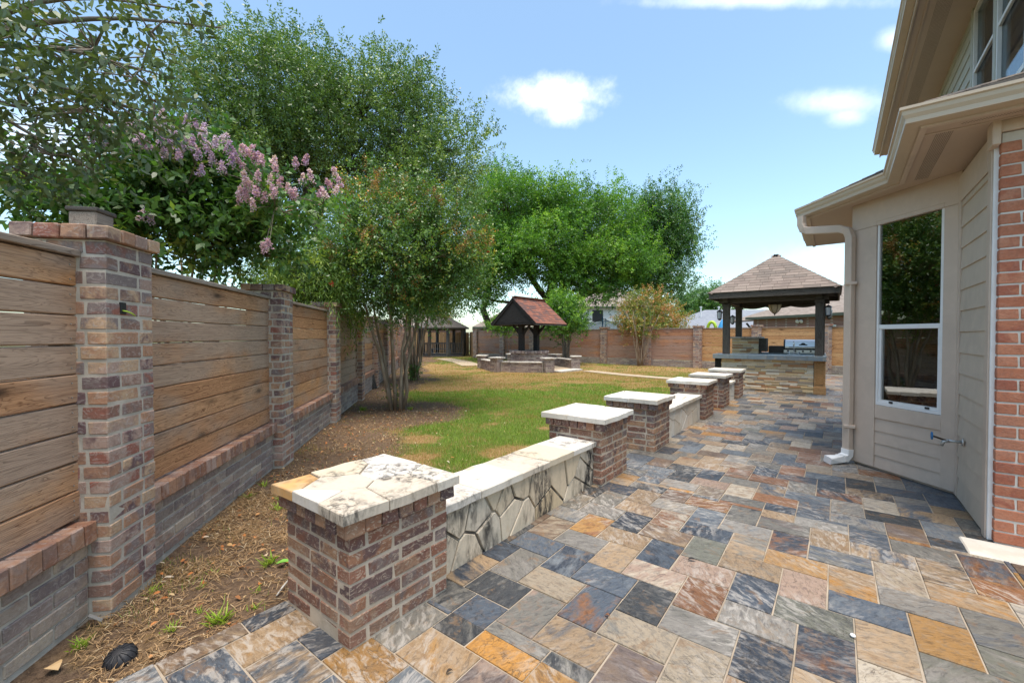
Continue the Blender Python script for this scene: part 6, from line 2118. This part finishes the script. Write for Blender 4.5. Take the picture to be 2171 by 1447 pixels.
# lilac crape myrtle behind the fence
lb = cam_xy(-3.65, 4.7)
LL_ = [lob(395, 395, 130, 80, 4.4), lob(300, 410, 95, 95, 4.2), lob(520, 455, 100, 70, 4.6), lob(600, 450, 80, 42, 4.5), lob(450, 520, 115, 50, 4.6), lob(240, 470, 80, 55, 4.0), lob(340, 330, 85, 45, 4.3), lob(670, 435, 36, 16, 4.4), lob(140, 440, 90, 50, 3.9), lob(560, 540, 60, 30, 5.0), lob(50, 400, 70, 70, 3.8)]
lil, lC, lO = crape(lb, 'lilac-flowering crape myrtle leaning over the side fence', 9, 2.7, .55, LL_, 210, 8, LIL, (.088, .045), .028, k=10, sl=.26, sigma=.11)
FLW = [(280, 265), (300, 282), (258, 292), (238, 286), (340, 302), (370, 287), (400, 300), (430, 290), (455, 306), (480, 316), (500, 330), (420, 330), (450, 342), (470, 360), (490, 346), (515, 322), (380, 330), (410, 315), (440, 318), (520, 388), (545, 376), (570, 382), (592, 388),
       (610, 402), (640, 382), (660, 376), (700, 388), (712, 402), (690, 412), (560, 420), (520, 412), (535, 398), (580, 408), (300, 460), (322, 466), (275, 455), (560, 528), (570, 520), (222, 300), (330, 268), (415, 268), (360, 315), (190, 370), (545, 410), (625, 415), (290, 300)]
FLW += [(a + rng.normal() * 34, b + rng.normal() * 24) for a, b in FLW if 230 < a < 720 and b < 430]
fC = np.array([tuple(depth_at(a, b + 6, 3.72 + rng.uniform(0, .3))) for a, b in FLW]); fO = norm(np.tile(np.array([[.2, -.1, .8]]), (len(FLW), 1)) + rng.normal(size=(len(FLW), 3)) * .3)
half = np.array([a > 500 for a, b in FLW])
clusters(fC, fO, np.where(~half)[0], 120, .040, .018, LILF, 'lilac_flowers', lil, .0, .10)
clusters(fC, fO, np.where(half)[0], 110, .036, .018, PINF, 'pink_flowers', lil, .0, .085)
st = MB()
for c in fC:
    j = np.argmin(np.linalg.norm(lC - c, axis=1))
    st.tube(bez(Vector(lC[j]), Vector((lC[j] + c) / 2) + Vector((0, 0, .03)), Vector(c), 4), [.004, .003, .003, .002], 4, cap=False)
part('flower_stalks', st, BARK_T, lil, True, kind='stuff')
# willow-leaved shrub behind the second and third post
wb = cam_xy(-3.7, 7.6)
make_tree('willow_shrub', 'light green willow-leaved shrub behind the fence below the oak', 'shrub', (*wb, -.05), [stem((*wb, 0), (*wb, 1.2), tuple(depth_at(640, 590, 7.6)), .03, .015)],
          [lob(600, 595, 52, 32, 7.6), lob(680, 590, 46, 48, 7.8), lob(640, 555, 50, 34, 7.8), lob(740, 640, 36, 36, 9.2), lob(560, 580, 40, 26, 7.2)], 110, 14, 11, .36, (.12, .018), WIL, BARK_T, .16, .9, -.2, limb_r=.015, twig=.005)
# tree whose branches hang over the fence at the upper left
hb = (-5.3, -.7)
h1 = depth_at(-160, 120, 3.0)
HL = [lob(40, 70, 150, 90, 2.7), lob(200, 105, 130, 80, 2.6), lob(50, 230, 140, 90, 2.7), lob(185, 235, 110, 70, 2.6), lob(320, 70, 90, 40, 2.5), lob(410, 60, 50, 26, 2.5), lob(40, 360, 90, 50, 2.9), lob(285, 165, 80, 36, 2.5), lob(110, 330, 100, 40, 2.8), lob(330, 215, 50, 20, 2.6)]
HS = [stem((*hb, -.1), (hb[0] - .1, hb[1], 1.6), tuple(h1), .14, .08), stem(h1, depth_at(100, 0, 2.8), depth_at(470, 62, 2.5), .03, .004, 9, .004), stem(h1, depth_at(60, 60, 2.9), depth_at(340, 160, 2.5), .028, .004, 9, .004),
      stem(h1, depth_at(0, 140, 2.9), depth_at(320, 240, 2.6), .026, .004, 9, .004), stem(h1, depth_at(-30, 240, 2.9), depth_at(200, 360, 2.8), .024, .004, 9, .004), stem(h1, depth_at(60, -60, 2.8), depth_at(380, 20, 2.5), .026, .004, 9, .004)]
make_tree('overhanging_tree', 'olive-leaved tree whose branches hang over the fence beside the timber stub post', 'tree', (*hb, -.1), HS, HL, 135, 4, 8, .26, (.060, .027), OVH, BARK_T, .10, .25, -.05, True, .8, limb_r=.010, twig=.004, outb=.6)

# ------------------------------------------------------------------ grass, straw and litter
def yard(n, d0, d1):
    """random points of the yard between two distances from the camera"""
    dep = np.sqrt(rng.uniform(d0 ** 2, d1 ** 2, n)); lat = rng.uniform(-1.05, .75, n) * dep
    x = math.cos(HEAD) * lat - math.sin(HEAD) * dep; y = math.sin(HEAD) * lat + math.cos(HEAD) * dep
    dist = (x - FP.x) * FN.x + (y - FP.y) * FN.y
    ok = (dist > -.08) & (y < 21.4 + .036 * (-5.29 - x) + .08) & (np.where(y < 1.12, x < -2.485, x < -2.36))
    ok &= ~((x > -3.1) & (y > 12.0))
    ok &= np.hypot(x - wc.x, y - wc.y) > 2.15
    ok &= ~((np.hypot(x - gc[0], y - gc[1]) < 1.9))
    return x[ok], y[ok], dep[ok]
def in_path(x, y):
    a, b = ground_at(1432, 802), ground_at(1245, 785)
    d = Vector((b.x - a.x, b.y - a.y)); L = d.length; d /= L
    t = (x - a.x) * d.x + (y - a.y) * d.y; q = np.abs((x - a.x) * d.y - (y - a.y) * d.x)
    return (t > -.2) & (t < L + .2) & (q < .27)
GV = []; GR_ = []
for (n, d0, d1, h, wd) in ((150000, 2.2, 6.0, .050, .0045), (230000, 6.0, 11.0, .055, .007), (230000, 11.0, 18.0, .055, .012), (150000, 18.0, 32.0, .06, .02)):
    x, y, dep = yard(n, d0, d1)
    s, d = fields(x, y)
    nz = rng.uniform(0, 1, len(x)); cl = fbm(x, y, 5.0, 31)
    keep = (nz > np.clip(s * 1.08 - .01 + (cl - .5) * .5, 0, .985)) & ~in_path(x, y)
    x, y, s, d, cl = x[keep], y[keep], s[keep], d[keep], cl[keep]
    m = len(x)
    P = np.column_stack([x, y, np.full(m, -.04)])
    a = rng.uniform(0, 6.283, m); lean = rng.uniform(.1, .75, m)
    hh = h * rng.uniform(.5, 1.25, m) * (1 - .35 * d) * (.7 + .6 * cl)
    tip = P + np.column_stack([np.cos(a) * lean * hh, np.sin(a) * lean * hh, hh])
    b = a + 1.57
    w_ = wd * rng.uniform(.7, 1.3, m) / 2
    S = np.column_stack([np.cos(b) * w_, np.sin(b) * w_, np.zeros(m)])
    GV.append(np.stack([P - S, P + S, tip], 1))
    cl2 = fbm(x, y, 2.6, 55)
    dryp = rng.uniform(0, 1, m) < np.clip(d * .85 + .05 + .45 * sstep(cl2, .50, .66) + s * .3, 0, .88)
    GR_.append(np.where(dryp, .62 + .36 * rng.uniform(0, 1, m), np.clip(.06 + .4 * rng.uniform(0, 1, m) + (cl - .5) * .25, 0, .5)))
GRASS = mat_leaf('grass_blade', [(0, (.09, .15, .016)), (.25, (.18, .29, .03)), (.5, (.34, .44, .06)), (.6, (.29, .20, .07)), (.8, (.44, .27, .10)), (1, (.57, .39, .18))], .3, .6, .2)
me = quads_mesh('grass', np.concatenate(GV), 3, np.concatenate(GR_), GRASS)
tag(link('grass', me), 'patchy green and dead blond grass of the yard', 'grass', kind='stuff')
# straw and clippings on the bare soil
SV = []; SR = []
for (n, d0, d1, ln, wd) in ((120000, 1.7, 4.2, .05, .0032), (60000, 4.2, 9.0, .06, .005), (30000, 9, 16, .07, .009)):
    x, y, dep = yard(n, d0, d1)
    s, d = fields(x, y)
    cl = fbm(x, y, 3.0, 77)
    keep = rng.uniform(0, 1, len(x)) < np.clip(s * 1.1 + .05, 0, 1) * np.clip((cl - .26) * 2.2, .05, .9)
    x, y, cl = x[keep], y[keep], cl[keep]
    m = len(x)
    a = rng.uniform(0, 6.283, m)
    L = ln * rng.uniform(.4, 1.5, m)
    z0 = -.035 + rng.uniform(0, .018, m)
    dz = rng.uniform(-.010, .022, m)
    P = np.column_stack([x, y, z0]); D = np.column_stack([np.cos(a) * L, np.sin(a) * L, dz])
    S = np.column_stack([-np.sin(a), np.cos(a), np.zeros(m)]) * (wd * rng.uniform(.5, 1.4, m))[:, None] / 2
    bend = S * rng.uniform(-3, 3, (m, 1))
    SV.append(np.stack([P - S, P + S, P + D * .5 + S + bend + np.array([0, 0, .004]), P + D + S * .3, P + D - S * .3, P + D * .5 - S + bend + np.array([0, 0, .004])], 1))
    SR.append(np.clip(rng.normal(.5, .25, m), 0, 1))
STRAW = mat_leaf('straw', [(0, (.14, .07, .034)), (.4, (.34, .19, .09)), (.75, (.50, .31, .16)), (1, (.64, .50, .33))], .1, .8, .15)
me = quads_mesh('straw', np.concatenate(SV), 6, np.concatenate(SR), STRAW)
tag(link('straw', me), 'tangled dry straw and clippings over the soil along the side fence', 'straw', kind='stuff')
# fallen leaves
x, y, dep = yard(9000, 1.7, 9.0)
s, d = fields(x, y)
keep = rng.uniform(0, 1, len(x)) < s * .6 + .015
x, y = x[keep], y[keep]
m = len(x)
P = np.column_stack([x, y, np.full(m, -.012) + rng.uniform(-.012, .014, m)])
D = np.column_stack([rng.normal(size=m), rng.normal(size=m), rng.normal(size=m) * .2]); N = np.column_stack([rng.normal(size=m) * .35, rng.normal(size=m) * .35, np.ones(m)])
LITT = mat_leaf('fallen_leaf', [(0, (.10, .05, .025)), (.35, (.26, .12, .05)), (.65, (.48, .17, .05)), (.85, (.50, .34, .16)), (1, (.60, .52, .42))], .15, .7, .2)
me = quads_mesh('fallen_leaves', leaf_faces(P, D, N, rng.uniform(.02, .055, m), rng.uniform(.012, .028, m), True, .25), 6, rng.uniform(0, 1, m), LITT)
tag(link('fallen_leaves', me), 'scattered brown and orange fallen leaves on the soil', 'leaves', kind='stuff')
# fresh grass tufts in the straw strip
def grass_tuft(px, py, n, h, label):
    g_ = ground_at(px, py, -.03)
    a = rng.uniform(0, 6.283, n); L = h * rng.uniform(.5, 1.2, n)
    P = np.column_stack([g_.x + rng.normal(size=n) * h * .22, g_.y + rng.normal(size=n) * h * .22, np.full(n, -.035)])
    D = np.column_stack([np.cos(a) * .75, np.sin(a) * .75, rng.uniform(.4, 1.1, n)]); N = np.column_stack([-np.cos(a) * .5, -np.sin(a) * .5, np.ones(n)])
    me = quads_mesh('grass_tuft', leaf_faces(P, D, N, L, L * .09, False, .1), 4, rng.uniform(.2, .5, n), GRASS)
    tag(link('grass_tuft', me), label, 'grass', 'green grass tufts in the straw strip')
for (px, py, n, h) in ((465, 1318, 60, .09), (365, 1335, 26, .06), (325, 1255, 24, .07), (420, 1300, 18, .05), (540, 1290, 14, .05), (425, 1245, 14, .05), (570, 1195, 50, .09), (450, 1215, 12, .05), (165, 1375, 26, .08), (515, 1010, 24, .08), (560, 1030, 24, .08), (590, 1080, 30, .09), (600, 1060, 30, .09), (525, 1055, 24, .08),
                       (655, 900 + 20, 60, .12), (770, 870, 70, .12), (870, 868, 40, .10), (545, 1255, 16, .05)):
    grass_tuft(px, py, n, h, 'small bright green grass tuft sprouting from the straw strip')
# single things lying about
def flat_leaf(px, py, l, wd, col, label, name='fallen_leaf', z=.004, rot=0.0, group=None):
    g_ = ground_at(px, py, z)
    a = rot
    pts = []
    for i in range(10):
        t_ = i / 9
        pts.append((t_ * l, math.sin(math.pi * t_ ** .8) * wd / 2))
    poly = pts + [(x_, -y_) for x_, y_ in pts[-2:0:-1]]
    mb = MB()
    n = len(poly)
    mb.add([(x_, y_, .012 * math.sin(3 * x_ / l) + .25 * abs(y_)) for x_, y_ in poly] + [(x_, y_, .002 + .012 * math.sin(3 * x_ / l) + .25 * abs(y_)) for x_, y_ in poly], [tuple(range(n)), tuple(range(2 * n - 1, n - 1, -1))] + [(i, (i + 1) % n, n + (i + 1) % n, n + i) for i in range(n)], .5, T(g_.x, g_.y, z) @ RZ(a))
    o = part(name, mb, mat_plain('leaf_' + label[:12], col, .7), None)
    return tag(o, label, 'leaf', group)
flat_leaf(1458, 1186, .055, .022, (.03, .025, .022), 'dark curled leaf on a pink-tan patio tile', rot=.5)
flat_leaf(585, 1195, .10, .045, (.16, .38, .05), 'fresh green leaf lying beside the ochre-capped pillar', z=-.01, rot=.9)
flat_leaf(105, 1412, .07, .06, (.50, .33, .16), 'pale tan fallen leaf near the black drain cap', z=-.01, rot=.3)
flat_leaf(945, 1428, .035, .012, (.05, .035, .025), 'small dark seed pod on a tan patio tile', rot=1.2)
flat_leaf(1282, 1304, .03, .014, (.20, .09, .045), 'small reddish leaf in a patio joint', rot=.2)
pb = ground_at(1808, 1349, .0)
peb = MB()
for (rr, zz) in ((0, 0),):
    peb.lathe([(0, 0), (.010, .002), (.013, .008), (.009, .014), (0, .016)], 9, T(pb.x, pb.y, 0))
tag(part('pebble', peb, M_white, None, True), 'small white pebble in a patio joint', 'pebble')
# black drain cap half buried in the straw
dg = ground_at(257, 1385, 0)
dr = thing('drain_cap', 'black ribbed plastic drain cap half buried in the straw', 'drain cap', T(dg.x, dg.y, -.03))
DM = T(dg.x, dg.y, -.03) @ RZ(.6) @ Matrix.Rotation(.35, 4, 'X')
part('dome', MB().lathe([(.062, 0), (.060, .025), (.046, .045), (.02, .054), (0, .055)], 16, DM), M_blackplastic, dr, True)
for i in range(14):
    a = i * math.pi / 7
    part('rib', MB().tube([DM @ Vector((r_ * math.cos(a), r_ * math.sin(a), z)) for r_, z in ((.062, .004), (.060, .027), (.046, .046), (.02, .055))], .0035, 5), M_blackplastic, dr)
part('flange', MB().box(-.05, .05, -.125, -.05, .0, .012, DM), M_blackplastic, dr)
bk = ground_at(187, 1318, 0)
BKM = T(bk.x, bk.y, -.015) @ RZ(1.2)
tag(part('metal_bracket', MB().add([(-.05, 0, 0), (0, 0, .045), (.05, 0, 0), (-.05, .03, 0), (0, .03, .045), (.05, .03, 0)], [(0, 1, 4, 3), (1, 2, 5, 4)], .5, BKM).add([(-.05, 0, -.003), (0, 0, .042), (.05, 0, -.003), (-.05, .03, -.003), (0, .03, .042), (.05, .03, -.003)], [(3, 4, 1, 0), (4, 5, 2, 1)], .5, BKM), M_galv, None), 'small bent grey metal bracket at the foot of the first fence post', 'bracket')
sa, sb_ = ground_at(586, 1262, -.015), ground_at(612, 1228, -.0)
tag(part('stick', MB().tube([sa, (sa + sb_) / 2 + Vector((0, 0, .004)), sb_], [.004, .006, .005], 7), M_wellcap, None, True), 'pale bare stick leaning by the base of the ochre-capped pillar', 'stick')
